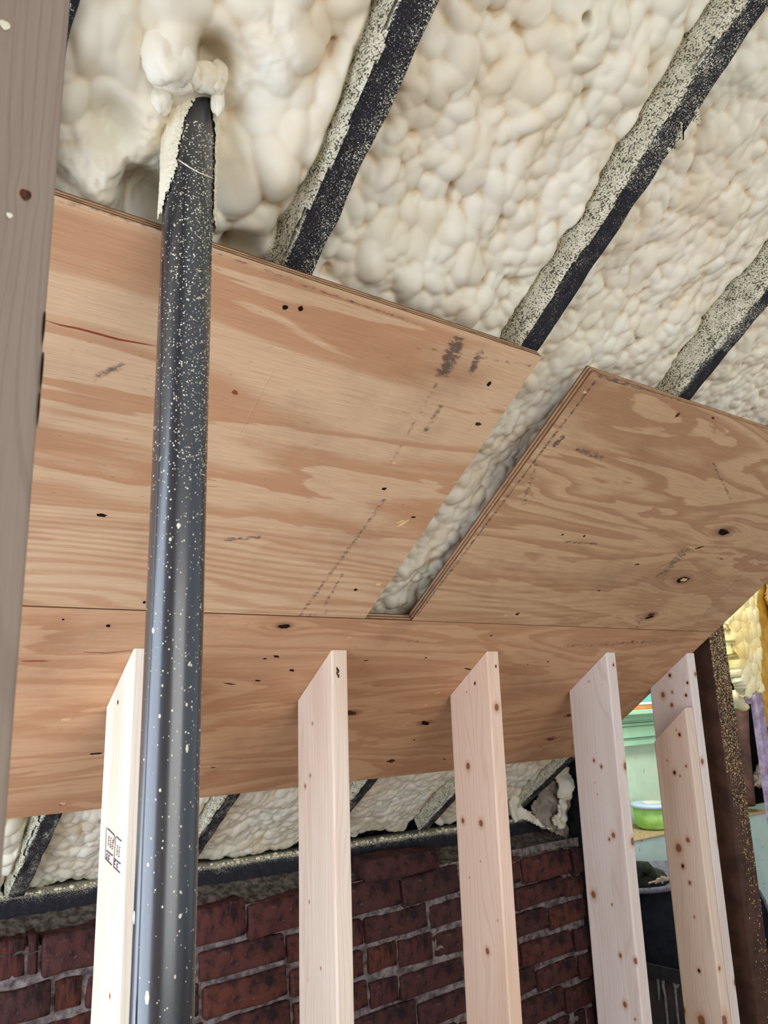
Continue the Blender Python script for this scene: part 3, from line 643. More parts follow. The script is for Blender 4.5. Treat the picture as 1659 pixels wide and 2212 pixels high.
decal('knot', 1477, 1252, .011, .0045, -.1, CHIP, pr, th=.0009); decal('knot', 1408, 1327, .009, .004, -.1, KNOTM, pr, th=.0009)
for (px, py, rx, ry, an, m, nm) in ((613, 1353, .0095, .0045, 0, HOLE, 'knot'), (597, 1418, .0075, .003, .3, HOLE, 'knot'), (572, 1423, .004, .002, 0, HOLE, 'knot'), (631, 1448, .006, .003, .3, HOLE, 'knot'), (918, 1562, .012, .0045, .45, HOLE, 'knot'), (756, 1540, .013, .005, .3, KNOTM, 'knot'),
   (791, 1427, .006, .0015, 0, KNOTM, 'knot'), (845, 1644, .010, .005, .2, KNOTM, 'knot'), (1188, 1597, .014, .0045, .4, REDK, 'knot'), (1228, 1546, .008, .004, .4, KNOTM, 'knot'), (1366, 1386, .006, .004, 0, REDK, 'knot'), (234, 1352, .0035, .0035, 0, HOLE, 'screw_hole'),
   (136, 1338, .002, .002, 0, HOLE, 'screw_hole'), (755, 1377, .0035, .002, 0, CHIP, 'screw_hole'), (1010, 1445, .010, .0015, .2, HOLE, 'knot'), (1184, 1429, .004, .002, 0, HOLE, 'knot'), (1061, 1373, .003, .002, 0, HOLE, 'screw_hole'), (206, 1628, .009, .0018, 0, HOLE, 'knot'),
   (135, 1736, .006, .003, 0, CHIP, 'screw_hole'), (130, 1738, .003, .002, 0, HOLE, 'screw_hole'), (460, 1658, .005, .002, 0, HOLE, 'knot'), (495, 1477, .010, .0015, .2, KNOTM, 'knot'), (556, 1470, .007, .002, .3, HOLE, 'knot'), (75, 1428, .016, .001, 0, REDK, 'knot'), (142, 1555, .008, .004, 0, CHIP, 'wood_chip'), 
   (945, 1497, .007, .0015, -.2, CHIP, 'wood_chip'), (920, 1523, .005, .0015, -.2, CHIP, 'wood_chip'), (895, 1598, .003, .0025, 0, HOLE, 'knot'), (960, 1640, .005, .0025, .2, KNOTM, 'knot'), (1140, 1435, .002, .0015, 0, HOLE, 'knot'), (920, 1421, .0025, .002, 0, HOLE, 'knot'), (1168, 1613, .0025, .0015, 0, HOLE, 'knot')):
    decal(nm, px, py, rx, ry, an, m, plw)
# long split in the left sheet
def strip(name, pts, wd, mat, parent):
    P2 = [at_slope(px, py, D_PLY) for px, py in pts]; bm = bmesh.new(); L = []
    for i, (u, s) in enumerate(P2):
        w_ = wd*(1-abs(2*i/(len(P2)-1)-1)**3)+.0001; L.append([bm.verts.new(P(u, s-w_, D_PLY)), bm.verts.new(P(u, s, D_PLY-.0005)), bm.verts.new(P(u, s+w_, D_PLY))])
    for a, b in zip(L, L[1:]): bm.faces.new((a[0], a[1], b[1], b[0])); bm.faces.new((a[1], a[2], b[2], b[1]))
    return bm_obj(name, bm, mat, parent)
strip('split', [(98, 692), (130, 702), (170, 710), (215, 722), (255, 733), (300, 741), (340, 748)], .0014, REDK, pl)
strip('red_mark', [(450, 1036), (468, 1038)], .002, REDK, pl); strip('red_mark', [(450, 1050), (469, 1052)], .002, REDK, pl)
strip('saw_scratch', [(590, 800), (562, 850), (540, 895), (515, 940)], .0006, CHIP, pl)
strip('split', [(180, 1408), (230, 1411), (290, 1404)], .0006, KNOTM, plw)

# ================================================================== STUDS
def stud(name, x0, x1, y0, y1, zb, ztop, mat, label, knots_side=(), knots_front=(), group=None, seed=0, fine_from=.62, r=.004, cat='wall stud'):
    """ztop(y) gives the top cut; knots are (px, py, radius)"""
    ed = []
    def ln(a, b, n_): return [tuple(np.array(a)+(np.array(b)-np.array(a))*t) for t in np.linspace(0, 1, n_, endpoint=False)]
    arc = lambda cx_, cy_, a0, a1: [(cx_+r*math.cos(t), cy_+r*math.sin(t)) for t in np.linspace(a0, a1, 4, endpoint=False)]
    pi = math.pi
    ed += ln((x0, y1-r), (x0, y0+r), 36); ed += arc(x0+r, y0+r, pi, 1.5*pi); ed += ln((x0+r, y0), (x1-r, y0), 12); ed += arc(x1-r, y0+r, 1.5*pi, 2*pi)
    ed += ln((x1, y0+r), (x1, y1-r), 4); ed += arc(x1-r, y1-r, 0, .5*pi); ed += ln((x1-r, y1), (x0+r, y1), 3); ed += arc(x0+r, y1-r, .5*pi, pi)
    E_ = np.array(ed); n_ = len(E_); zz = np.concatenate([np.linspace(zb, fine_from, 6, endpoint=False), np.linspace(fine_from, 0, 2)[:0]])
    top = np.array([ztop(y) for y in E_[:, 1]]); ref = top.min()
    zl = np.concatenate([np.linspace(zb, fine_from, 6, endpoint=False), np.arange(fine_from, ref-.012, .004)]); V = []
    for z in zl: V.append(np.c_[E_, np.full(n_, z)])
    z0 = zl[-1]
    for t in np.linspace(0, 1, 14)[1:]: V.append(np.c_[E_, z0+(top-z0)*t])
    V = np.concatenate(V); rows = len(V)//n_
    i = np.arange(rows-1)[:, None]; j = np.arange(n_)[None, :]; a = i*n_+j; b = i*n_+(j+1) % n_; q = np.stack([a, b, b+n_, a+n_], -1).reshape(-1, 4)
    per = np.cumsum(np.r_[0, np.hypot(*(np.diff(E_, axis=0).T))]); across = np.tile(per, rows); alng = V[:, 2].copy()
    kd = np.full(len(V), 9.0); g2 = across.copy()
    def addk(kp, k_r, mask, ax):
        nonlocal kd, g2
        d = (V-kp); dz = d[:, 2]; dl = d[:, ax]; q_ = np.sqrt((dl/k_r)**2+(dz/(k_r*1.25))**2); q_[~mask] = 9; kd = np.minimum(kd, q_)
        e = np.exp(-(dz/(k_r*5))**2)*np.exp(-np.abs(dl)/(k_r*3.2))*mask; sg = np.sign(dl)*(-1 if ax == 1 else 1); g2 = g2-sg*k_r*1.7*e*np.minimum(1, np.abs(dl)/k_r)
    ms = V[:, 0] < x0+r*.9; mf = V[:, 1] < y0+r*.9
    for (px, py, k_r) in knots_side: addk(at(px, py, 0, x0), k_r*.56, ms, 1)
    for (px, py, k_r) in knots_front: addk(at(px, py, 1, y0), k_r*.6, mf, 0)
    gp = np.stack([alng+seed*5.3, g2+seed*1.9, np.full(len(V), seed*.7)], 1)
    Vn = V.copy(); Vn[:, 0] += .0008*(fbm(V[:, 2]*9, V[:, 1]*20, seed+1)-.5)
    me = npmesh(name, Vn, q, {'gp': gp, 'kd': kd}); 
    bm = bmesh.new(); bm.from_mesh(me); bm.verts.ensure_lookup_table(); bm.faces.new([bm.verts[(rows-1)*n_+k_] for k_ in range(n_)]); bm.faces.new([bm.verts[k_] for k_ in range(n_)][::-1])
    bm.to_mesh(me); bm.free(); o = link_mesh(name, me, mat); 
    try: me.set_sharp_from_angle(angle=math.radians(50))
    except Exception: pass
    return tag(o, label, cat, group)
plyz = lambda y: roofz(y, D_PLY)-.0008
YF, YK = 1.315, 1.455
GS = 'new upright studs under the lower plywood'
s1 = stud('stud', .426, .464, YF, YK, .038, plyz, ST[0], 'pale cream stud with a small ink stamp, partly behind the black pipe',
   [(255, 1517, .004), (237, 2152, .006)], [], GS, 1)
s2 = stud('stud', .822, .860, YF, YK, .038, plyz, ST[1], 'pale stud right of the black pipe with an S-shaped double hole near its top',
   [(675, 1563, .0045), (670, 1675, .005), (659, 1698, .006), (668, 1948, .004), (693, 2092, .004), (665, 2117, .003), (666, 1487, .002), (679, 1465, .002)], [(728, 1447, .004), (730, 1458, .004)], GS, 2)
s3 = stud('stud', 1.246, 1.284, YF, YK, .038, plyz, ST[2], 'pinkish middle stud with round brown knots in front of the brick wall',
   [(1011, 1655, .011), (1000, 1773, .009), (1039, 1778, .011), (1053, 2055, .010), (1026, 1476, .005), (997, 2030, .008), (1038, 1860, .003), (1014, 1896, .003), (1075, 1989, .003), (1008, 1495, .003)], [(1073, 1528, .011), (1071, 1439, .004)], GS, 3)
s4 = stud('stud', 1.678, 1.716, YF, YK, .038, plyz, ST[3], 'whitish grey stud left of the mint green wall opening',
   [(1283, 1643, .007), (1299, 1656, .007), (1272, 1472, .004), (1301, 1478, .003), (1325, 1804, .010), (1316, 1813, .006), (1282, 1933, .013), (1322, 1954, .005), (1340, 2064, .008), (1350, 2170, .010), (1285, 1690, .003), (1290, 1716, .003), (1311, 1738, .002), (1372, 2202, .005), (1373, 2076, .010)],
   [(1325, 1436, .006), (1351, 1655, .012), (1367, 1818, .013), (1353, 1950, .009)], GS, 4)
s5 = stud('stud', 2.045, 2.083, YF, YK, .038, plyz, ST[3], 'rightmost full-height stud against the brown post', 
   [(1447, 1459, .009), (1485, 1475, .007), (1482, 1502, .007), (1452, 1495, .006), (1432, 1501, .012), (1451, 1523, .009)], [(1502, 1456, .009), (1517, 1645, .011), (1553, 1818, .015), (1572, 1960, .008), (1589, 2122, .013)], GS, 5)
s6 = stud('jack_stud', 2.0045, 2.0425, YF, 1.432, .038, lambda y: 1.487-.83*(y-YF), ST[4], 'shorter tan stud with a slanted top, fixed to the face of the rightmost stud',
   [(1468, 1587, .009), (1461, 1577, .004), (1457, 1669, .010), (1482, 1655, .006), (1469, 1676, .005), (1466, 1832, .016), (1486, 1815, .010), (1475, 1871, .010), (1490, 1907, .008), (1500, 1981, .005), (1510, 2097, .009), (1441, 1643, .004), (1515, 2205, .02), (1475, 2182, .014)],
   [(1565, 2208, .02), (1554, 2092, .008)], None, 6)
box('bottom_plate', (-.2, YF, 0), (2.4, YK, .038), ST[1], bevel=.002, label='flat timber plate under the new studs on the floor', cat='timber plate')
decal_h = []
def plug(parent, p, ax, ru, rz, mat, n=12, name='nail_hole'):
    bm = bmesh.new(); vs = []; o_ = 1 if ax == 0 else 0
    for i in range(n):
        t = 2*math.pi*i/n; q = np.array(p, float); q[o_] += ru*math.cos(t); q[2] += rz*math.sin(t)*(1+.2*math.sin(3*t)); q[ax] -= .0006; vs.append(bm.verts.new(q))
    c_ = np.array(p, float); c_[ax] -= .0008; cv = bm.verts.new(c_)
    for i in range(n): bm.faces.new((vs[i], vs[(i+1) % n], cv))
    return bm_obj(name, bm, mat, parent)
for st_, pts in ((s2, [(728, 1445), (731, 1449), (728, 1454), (731, 1460)]), (s3, [(1071, 1439)]), (s4, [(1325, 1436)])):
    for px, py in pts: plug(st_, at(px, py, 1, YF), 1, .0016, .004, HOLE)
for st_, pts, x0 in ((s1, [(255, 1517)], .426), (s5, [(1485, 1475), (1482, 1502), (1447, 1459)], 2.045), (s6, [(1468, 1587), (1457, 1669), (1475, 1871), (1510, 2097)], 2.0045), (s3, [(1026, 1476)], 1.246)):
    for px, py in pts: plug(st_, at(px, py, 0, x0), 0, .0026, .0038, HOLE)
# grade stamp, two cells, on the side of the first stud
def inkbar(a, b, wd, parent, x0):
    A = at(*a, 0, x0); B = at(*b, 0, x0); d = B-A; L = np.linalg.norm(d); n_ = np.cross(d/L, [1, 0, 0])*wd; bm = bmesh.new()
    vs = [bm.verts.new(v) for v in (A+n_-[.0009, 0, 0], B+n_-[.0009, 0, 0], B-n_-[.0009, 0, 0], A-n_-[.0009, 0, 0])]; bm.faces.new(vs); return bm
stamp = bmesh.new()
def addbar(a, b, wd=.0006):
    A = at(*a, 0, .426); B = at(*b, 0, .426); d = B-A; L = np.linalg.norm(d); n_ = np.cross(d/L, [1., 0, 0])*wd; off = np.array([.0009, 0, 0])
    stamp.faces.new([stamp.verts.new(v) for v in (A+n_-off, B+n_-off, B-n_-off, A-n_-off)])
def px_(x, y): return (200+x/7.375, 1700+y/7.373)
for (a, b) in (((245, 660), (355, 770)), ((225, 640), (205, 1130)), ((355, 770), (340, 900)), ((205, 1130), (310, 1245)), ((225, 1010), (325, 1095)), ((385, 790), (465, 865)), ((375, 780), (335, 1265)), ((335, 1265), (440, 1365)), ((350, 1140), (450, 1225)), ((100, 550), (128, 585))):
    addbar(px_(*a), px_(*b), .0010)
RS = random.Random(8)
for (x0_, y0_) in ((262, 780), (292, 810), (325, 840), (400, 930), (430, 960)):
    for k_ in range(5):
        yy = y0_+k_*34; xx = x0_-k_*3; addbar(px_(xx, yy), px_(xx+RS.uniform(8, 20), yy+RS.uniform(6, 22)), .0007)
        addbar(px_(xx+RS.uniform(-4, 6), yy), px_(xx+RS.uniform(-6, 4), yy+24), .0007)
for (x0_, y0_) in ((232, 1060), (262, 1085), (355, 1170), (395, 1215)):
    addbar(px_(x0_, y0_), px_(x0_-6, y0_+60), .0012); addbar(px_(x0_, y0_), px_(x0_+14, y0_+20), .0010)
    addbar(px_(x0_-6, y0_+60), px_(x0_+10, y0_+70), .0010)
o = bm_obj('grade_stamp', stamp, INK, s1); o['kind'] = 'stuff'; o['label'] = 'faint violet ink grade stamp in two boxed cells'

# close, out of focus stud at the left edge
fg = stud('stud', -.020, .0755, .40, .438, 0, lambda y: roofz(y), OLDSTUD, 'blurred grey-brown stud close to the camera along the left edge', [], [(55, 420, .0035)], None, 9, fine_from=1.2, r=.004)
fg_d = []
for (px, py, rx, rz) in ((94, 705, .0007, .010), (90, 800, .0007, .012), (83, 880, .0006, .010)): plug(fg, at(px, py, 1, .40), 1, rx, rz, HOLE, name='dirt_spot')
plug(fg, at(55, 421, 1, .40), 1, .0030, .0033, KNOTM, name='knot'); plug(fg, at(10, 55, 1, .40), 1, .0028, .003, SPECK, name='foam_spot'); plug(fg, at(20, 466, 1, .40), 1, .0016, .0016, SPECK, name='foam_spot')

# ================================================================== VENT PIPE
PR = .0262; pxy = np.array([.2612, .692])
vp = empty('vent_pipe', (pxy[0], pxy[1], 0), label='black painted round pipe speckled with foam, rising from floor to roof', cat='pipe')
nr = 48; zl = np.concatenate([np.linspace(0, .8, 8, endpoint=False), np.arange(.8, 2.36, .02)]); V = []
for z in zl:
    for j in range(nr): t = 2*math.pi*j/nr; V.append((pxy[0]+PR*math.cos(t), pxy[1]+PR*math.sin(t), z))
i = np.arange(len(zl)-1)[:, None]; j = np.arange(nr)[None, :]; a = i*nr+j; b = i*nr+(j+1) % nr; q = np.stack([a, b, b+nr, a+nr], -1).reshape(-1, 4)
link_mesh('pipe_body', npmesh('pipe_body', V, q), PIPE, vp)
def on_pipe(px, py, r=PR):
    d = ray(px, py); A = d[0]**2+d[1]**2; B = -2*(d[0]*pxy[0]+d[1]*pxy[1]); c_ = pxy@pxy-r*r; D = B*B-4*A*c_
    if D < 0: return None
    t = (-B-math.sqrt(D))/(2*A); return CAM+d*t
def dot(bm, p, r, el, prad=PR, jit=None):
    n_ = Vector((p[0]-pxy[0], p[1]-pxy[1], 0)).normalized(); t = Vector((-n_.y, n_.x, 0)); z = Vector((0, 0, 1))
    vs = []; m = 6
    for i in range(m):
        a = 2*math.pi*i/m; vs.append(bm.verts.new(Vector(p)+t*r*math.cos(a)+z*r*el*math.sin(a)+n_*.0001))
    c_ = bm.verts.new(Vector(p)+n_*r*.6)
    for i in range(m): bm.faces.new((vs[i], vs[(i+1) % m], c_))
bm = bmesh.new(); RD = random.Random(12)
for _ in range(5200):
    a = RD.uniform(math.pi*.98, math.pi*1.98); z = 2.15-abs(RD.gauss(0, .33)) if RD.random() < .72 else RD.uniform(.9, 2.05)
    if z < .85: continue
    w_ = .35+.65*max(0, math.cos(a-math.pi*1.62))
    if RD.random() > w_: continue
    if z < 1.75 and RD.random() < .55: continue
    r = RD.choice((.0003, .0004, .0005, .0007))*RD.uniform(.8, 1.25)
    dot(bm, (pxy[0]+PR*math.cos(a), pxy[1]+PR*math.sin(a), z), r, RD.uniform(.9, 1.5))
for (px, py, r, el) in ((386, 1135, .0020, 1.2), (368, 1165, .0014, 1.4), (404, 1617, .0015, 2.6), (318, 2155, .0020, 2.8), (331, 1362, .0018, 1.6), (389, 1979, .0014, 1.4), (320, 1868, .0012, 1.5), (345, 1547, .0012, 1.6), (290, 1982, .0018, 3.2), (408, 1436, .0011, 1.3), (413, 1437, .0011, 1.3), (410, 1432, .001, 1.3), (403, 1522, .0012, 1.4), (372, 1535, .0009, 1.3), (346, 1707, .0011, 1.4), (371, 872, .001, 1), (432, 828, .001, 1), (415, 893, .001, 1), (354, 1017, .001, 1.2), (384, 985, .0009, 1), (410, 983, .0009, 1), (405, 1055, .001, 1), (369, 1079, .001, 1), (434, 1306, .0006, 3), (390, 1927, .001, 1.3), (378, 2110, .0009, 2), (391, 1785, .0009, 1.2), (376, 1926, .0008, 1.4)):
    p = on_pipe(px, py)
    if p is not None: dot(bm, p, r, el)
tag(bm_obj('foam_specks', bm, SPECK, vp, True), 'pale foam specks on the pipe', kind='stuff')
# foam coat near the roof, leaving a dark wedge bare on the near side
def coat():
    az = np.linspace(math.radians(150), math.radians(395), 150); zc = np.arange(2.0, 2.33, .0016); A_, Z_ = np.meshgrid(az, zc, indexing='ij')
    # bare wedge bounds as angle, taken from the two ragged edges seen on the pipe
    L = [(357, 440), (372, 400), (385, 360), (390, 320), (400, 270), (412, 235), (428, 190)]; Rr = [(466, 440), (465, 400), (466, 340), (462, 290), (455, 250), (452, 215), (440, 190)]
    def ang(pts):
        zs_, as_ = [], []
        for px, py in pts:
            p = on_pipe(px, py)
            if p is None: continue
            zs_.append(p[2]); t = math.atan2(p[1]-pxy[1], p[0]-pxy[0]) % (2*math.pi); as_.append(t)
        o_ = np.argsort(zs_); return np.array(zs_)[o_], np.array(as_)[o_]
    zl_, al_ = ang(L); zr_, ar_ = ang(Rr); print('coat', zl_, al_, zr_, ar_)
    lf = np.interp(Z_, zl_, al_); rt = np.interp(Z_, zr_, ar_)
    nz = (fbm(A_*14, Z_*120, 3)-.5)*.30+(fbm(A_*50, Z_*420, 8)-.5)*.22
    mL = lf-A_+nz; mR = A_-rt+nz*.9
    top = (Z_-zl_[-1]+nz*.03)*20
    low = np.clip((Z_-2.03)/.02, -1, 1)
    m = np.maximum(np.maximum(mL, mR), np.where(Z_ > zl_[-1]-.002, top, -1))
    m = np.where(Z_ < 2.035+.02*fbm(A_*9, A_*0, 4), -1, m)
    th = .0006+.0026*np.clip(m*2.2, 0, 1)*(.5+fbm(A_*12, Z_*60, 9))+.0016*fbm(A_*60, Z_*500, 12)+.012*np.clip((Z_-2.19)/.06, 0, 1)*(.4+fbm(A_*5, Z_*30, 30))
    r = PR+th; V = np.stack([pxy[0]+r*np.cos(A_), pxy[1]+r*np.sin(A_), Z_], -1).reshape(-1, 3); q = gridfaces(len(az), len(zc)); q = q[(m.ravel()[q] > 0).all(1)]
    z_ = np.zeros(len(V)); gr = np.clip(1-m.ravel()*2.5, 0, 1)*.8
    me = npmesh('foam_coat', V, q, {'crease': z_, 'gran': gr}); o = link_mesh('foam_coat', me, mat_foam('spray_foam_coat', (232, 221, 196), (226, 210, 178)), vp); o['label'] = 'pale yellow foam coat on the pipe top'
coat()
def collar():
    bm = bmesh.new()
    for (px, py, dd, r, sq) in [(a0, a1, a2-.012, a3, a4) for a0, a1, a2, a3, a4 in ((362, 118, .045, .026, (1, 1, 1.3)), (352, 170, .05, .015, (1.2, 1, .9)), (378, 175, .045, .015, (1.3, 1, .8)), (405, 165, .05, .015, (1.2, 1, .8)), (440, 168, .055, .016, (1.2, 1, .9)), (468, 165, .06, .013, (1, 1, 1.4)), (470, 215, .055, .009, (.8, 1, 2.2)), (345, 215, .045, .013, (1, 1, 1.3)))]:
        u, s = at_slope(px, py, D_RAF+dd); c = Vector(P(u, s, D_RAF+dd)); r0 = bmesh.ops.create_icosphere(bm, subdivisions=4, radius=1)
        for v in r0['verts']:
            n_ = v.co.copy(); k_ = 1+.22*mnoise.noise(n_*1.6+Vector((px, 0, 0)))+.07*mnoise.noise(n_*5+Vector((py, 0, 0))); v.co = c+Vector((n_.x*sq[0], n_.y*sq[1], n_.z*sq[2]))*r*k_
    o = bm_obj('foam_collar', bm, FOAM, vp, True); o['label'] = 'puffy foam collar round the pipe top'
collar()
pts = [on_pipe(385+75*t, 345+40*t+4*math.sin(t*3.1), PR+.0003) for t in np.linspace(0, 1, 9)]
tube('scratch_ridge', [p for p in pts if p is not None], .0007, SPECK, vp, 6)
# seam of thick enamel down the left of the pipe
pts = [on_pipe(*pp, PR-.0002) for pp in ((352, 560), (349, 750), (343, 1000), (335, 1200), (327, 1400), (318, 1600), (309, 1800), (304, 1950), (298, 2100), (294, 2230))]
tube('enamel_run', pts, .0010, PIPE, vp, 8)

# ================================================================== POSTS ON THE RIGHT
bm = bmesh.new(); box_bm(bm, (2.29, 1.95, 0), (2.40, 2.06, 1.6), .004, 2); tag(bm_obj('corner_post', bm, DKWOOD), 'thin dark post at the right end of the brick wall, left of the whitish stud', 'post')
bp = empty('brown_post', (2.19, 1.35, 0), label='dark brown painted post with gold foam specks right of the studs', cat='post')
box('post_body', (2.147, 1.302, 0), (2.238, 1.392, 2.0), BROWN, bp, bevel=.004)
bm = bmesh.new()
for _ in range(3800):
    z = 1.80-abs(RD.gauss(0, .44)); 
    if z < .55: continue
    x = RD.uniform(2.149, 2.236); r = RD.choice((.0005, .0008, .0011))*RD.uniform(.7, 1.3); el = RD.uniform(.8, 2.2)
    if z < 1.3 and x < 2.162: continue
    if z < 1.2 and x < 2.19 and RD.random() < .7: continue
    vs = []
    for i in range(5): a = 2*math.pi*i/5; vs.append(bm.verts.new((x+r*math.cos(a), 1.3018, z+r*el*math.sin(a))))
    c_ = bm.verts.new((x, 1.3018-r*.7, z))
    for i in range(5): bm.faces.new((vs[i], vs[(i+1) % 5], c_))
tag(bm_obj('foam_specks', bm, GOLD, bp), 'gold foam specks on the post', kind='stuff')

# ================================================================== DORMER ROOM BEYOND
tag(box('wall_dormer', (2.9, 2.62, 0), (5.2, 2.72, 2.5), GREENW, bevel=0), kind='structure')
tag(box('wall_right', (5.1, 1.0, 0), (5.2, 2.62, 2.5), PLAST, bevel=0), kind='structure')
YG = 2.62
mt = empty('trim_1', (3.5, YG, 1.25), kind='structure')
def zc(py, Y=YG): return at(1375, py, 1, Y)[2]
def band(name, py0, py1, dep, mat, par, x0=3.0, x1=4.30): 
    return box(name, (x0, YG-dep, zc(py1)), (x1, YG+.02, zc(py0)), mat, par, bevel=.002)
band('lower_fascia', 1592, 1608, .040, GREENT, mt); band('fascia', 1567, 1591, .050, GREENT, mt); band('bead', 1560, 1566, .058, GREENT, mt); band('bead', 1555, 1559, .052, GREENT, mt)
band('cove', 1546, 1554.5, .066, GREENT, mt); band('cove', 1541, 1546, .080, GREENT, mt); band('cap', 1532, 1541, .105, GREENT, mt)
band('sill_strip', 1523.5, 1531.5, .07, ORANGEW, mt); band('white_bead', 1517, 1522.5, .05, WHITEP, mt)
w2 = empty('window_2', (3.6, YG, zc(1517)), kind='structure'); band('window_pane', 1440, 1516.5, .01, TEALG, w2); 
# ledge with light front
YL = 2.36; zL = at(1400, 1808, 1, YL)[2]
lg = empty('ledge', (3.3, YL, 0), label='painted aqua ledge with a sandy worn top under the mint wall', cat='ledge')
box('ledge_front', (2.5, YL, 0), (4.25, YL+.03, zL-.008), AQUA, lg); box('ledge_top', (2.5, YL-.004, zL-.008), (4.26, YG, zL), SANDY, lg, bevel=.003)
# lime tub
tb = at(1415, 1790, 1, 2.47); tbx, tby = tb[0], 2.475; zb_ = zL
tub = empty('plastic_tub', (tbx, tby, zb_), label='lime green plastic tub with a pale blue lid on the ledge', cat='tub')
def lathe(name, prof, c, mat, par, n=28, sq=(1, 1)):
    bm = bmesh.new(); rings = [[bm.verts.new((c[0]+r*math.cos(2*math.pi*j/n)*sq[0], c[1]+r*math.sin(2*math.pi*j/n)*sq[1], c[2]+z)) for j in range(n)] for r, z in prof]
    for a_, b_ in zip(rings, rings[1:]):
        for j in range(n): bm.faces.new((a_[j], a_[(j+1) % n], b_[(j+1) % n], b_[j]))
    bm.faces.new(rings[0][::-1]); bm.faces.new(rings[-1]); return bm_obj(name, bm, mat, par, True)
lathe('tub_body', [(.065, .001), (.080, .012), (.087, .04), (.092, .10)], (tbx, tby, zb_), LIME, tub)
lathe('lid', [(.094, .098), (.102, .101), (.103, .112), (.096, .117), (.05, .120), (.0485, .118)], (tbx, tby, zb_), LID, tub); lathe('lid_patch', [(.047, .118), (.047, .122), (.04, .123)], (tbx, tby, zb_), LIDTOP, tub)
# black hamper
hb = empty('hamper', (2.85, 2.12, 0), label='tall black fabric hamper with a grey rim behind the whitish stud', cat='hamper')
lathe('hamper_body', [(.20, 0), (.22, .02), (.235, .4), (.245, .785)], (2.85, 2.12, 0), BLACKF, hb, 32, (1.25, .75))
lathe('rim', [(.245, .783), (.252, .789), (.252, .800), (.240, .803), (.225, .79)], (2.85, 2.12, 0), RIMF, hb, 32, (1.25, .75))
# bag and rag on the hamper
bag = empty('bag', (2.72, 2.08, .80), label='dark olive bag with a raised strap on top of the black hamper', cat='bag')
Yb_ = 2.03
tube('strap', [at(px, py, 1, Yb_) for px, py in ((1370, 1905), (1372, 1880), (1380, 1872), (1395, 1874), (1402, 1882), (1408, 1895), (1412, 1908))], [.02, .022, .022, .024, .024, .022, .02], OLIVE, bag, 8)
lathe('bag_body', [(.10, -.02), (.13, 0), (.11, .03), (.04, .05)], (2.74, 2.10, .795), OLIVE, bag, 18, (1.1, .8))
rag = empty('rag', (2.86, 2.02, .80), label='crumpled pale brown rag beside the olive bag', cat='rag')
crumple('cloth', [(1385, 1914), (1395, 1906), (1415, 1898), (1425, 1888), (1432, 1892), (1445, 1892), (1445, 1904), (1420, 1908)], 1.99, RAG, rag, .015, 41)
# drippy board in front of the hamper
db = empty('board', (2.6, 1.84, 0), label='dark brown board streaked with pale paint drips low behind the studs', cat='board')
pA = at(1385, 2070, 1, 1.84); pB = at(1480, 2102, 1, 1.84)
prism('board_face', [(pA[0]-.12, 0), (pB[0]+.1, 0), (pB[0]+.1, pB[2]-.03), (pA[0]-.12, pA[2]+.03)], 1, 1.84, 1.87, BROWNBOX, db)
prism('board_lip', [(pA[0]-.12, pA[2]-.01), (pB[0]+.1, pB[2]-.075), (pB[0]+.1, pB[2]-.03), (pA[0]-.12, pA[2]+.03)], 1, 1.825, 1.84, DKWOOD, db)
for pts in ([(1417, 2095), (1420, 2110), (1422, 2135), (1423, 2160)], [(1432, 2108), (1431, 2128), (1436, 2150), (1440, 2190), (1443, 2225)], [(1450, 2112), (1457, 2130), (1460, 2160), (1464, 2200), (1468, 2230)], [(1466, 2118), (1460, 2134)]):
    tube('paint_drip', [at(px, py, 1, 1.838) for px, py in pts], [.009, .006]+[.0045]*(len(pts)-2), DRIP, db, 8)
# rounded black chair back at the far right
cb = empty('chair_back', (3.3, 1.86, 0), label='rounded black chair back right of the brown post at the lower right edge', cat='chair')
c0 = at(1600, 1905, 1, 1.86); poly = []
zt0 = c0[2]; xa, xb = at(1560, 2000, 1, 1.86)[0], at(1672, 2000, 1, 1.86)[0]
for t in np.linspace(0, 1, 15): poly.append((xb-(xb-xa)*t, at(1640, 1903, 1, 1.86)[2]-.0-.20*abs(2*t-1)**3))
prism('backrest', [(xb, .32), (xa, .32)][::-1]+poly, 1, 1.86, 1.92, BLACKF, cb)
pr_ = [(x, 1.858, z) for x, z in poly]; tube('piping', pr_, .007, RIMF, cb, 8)
for xx in (xa+.04, xb-.04): tube('leg', [(xx, 1.89, 0), (xx, 1.89, .35)], .015, BLACKF, cb, 10)
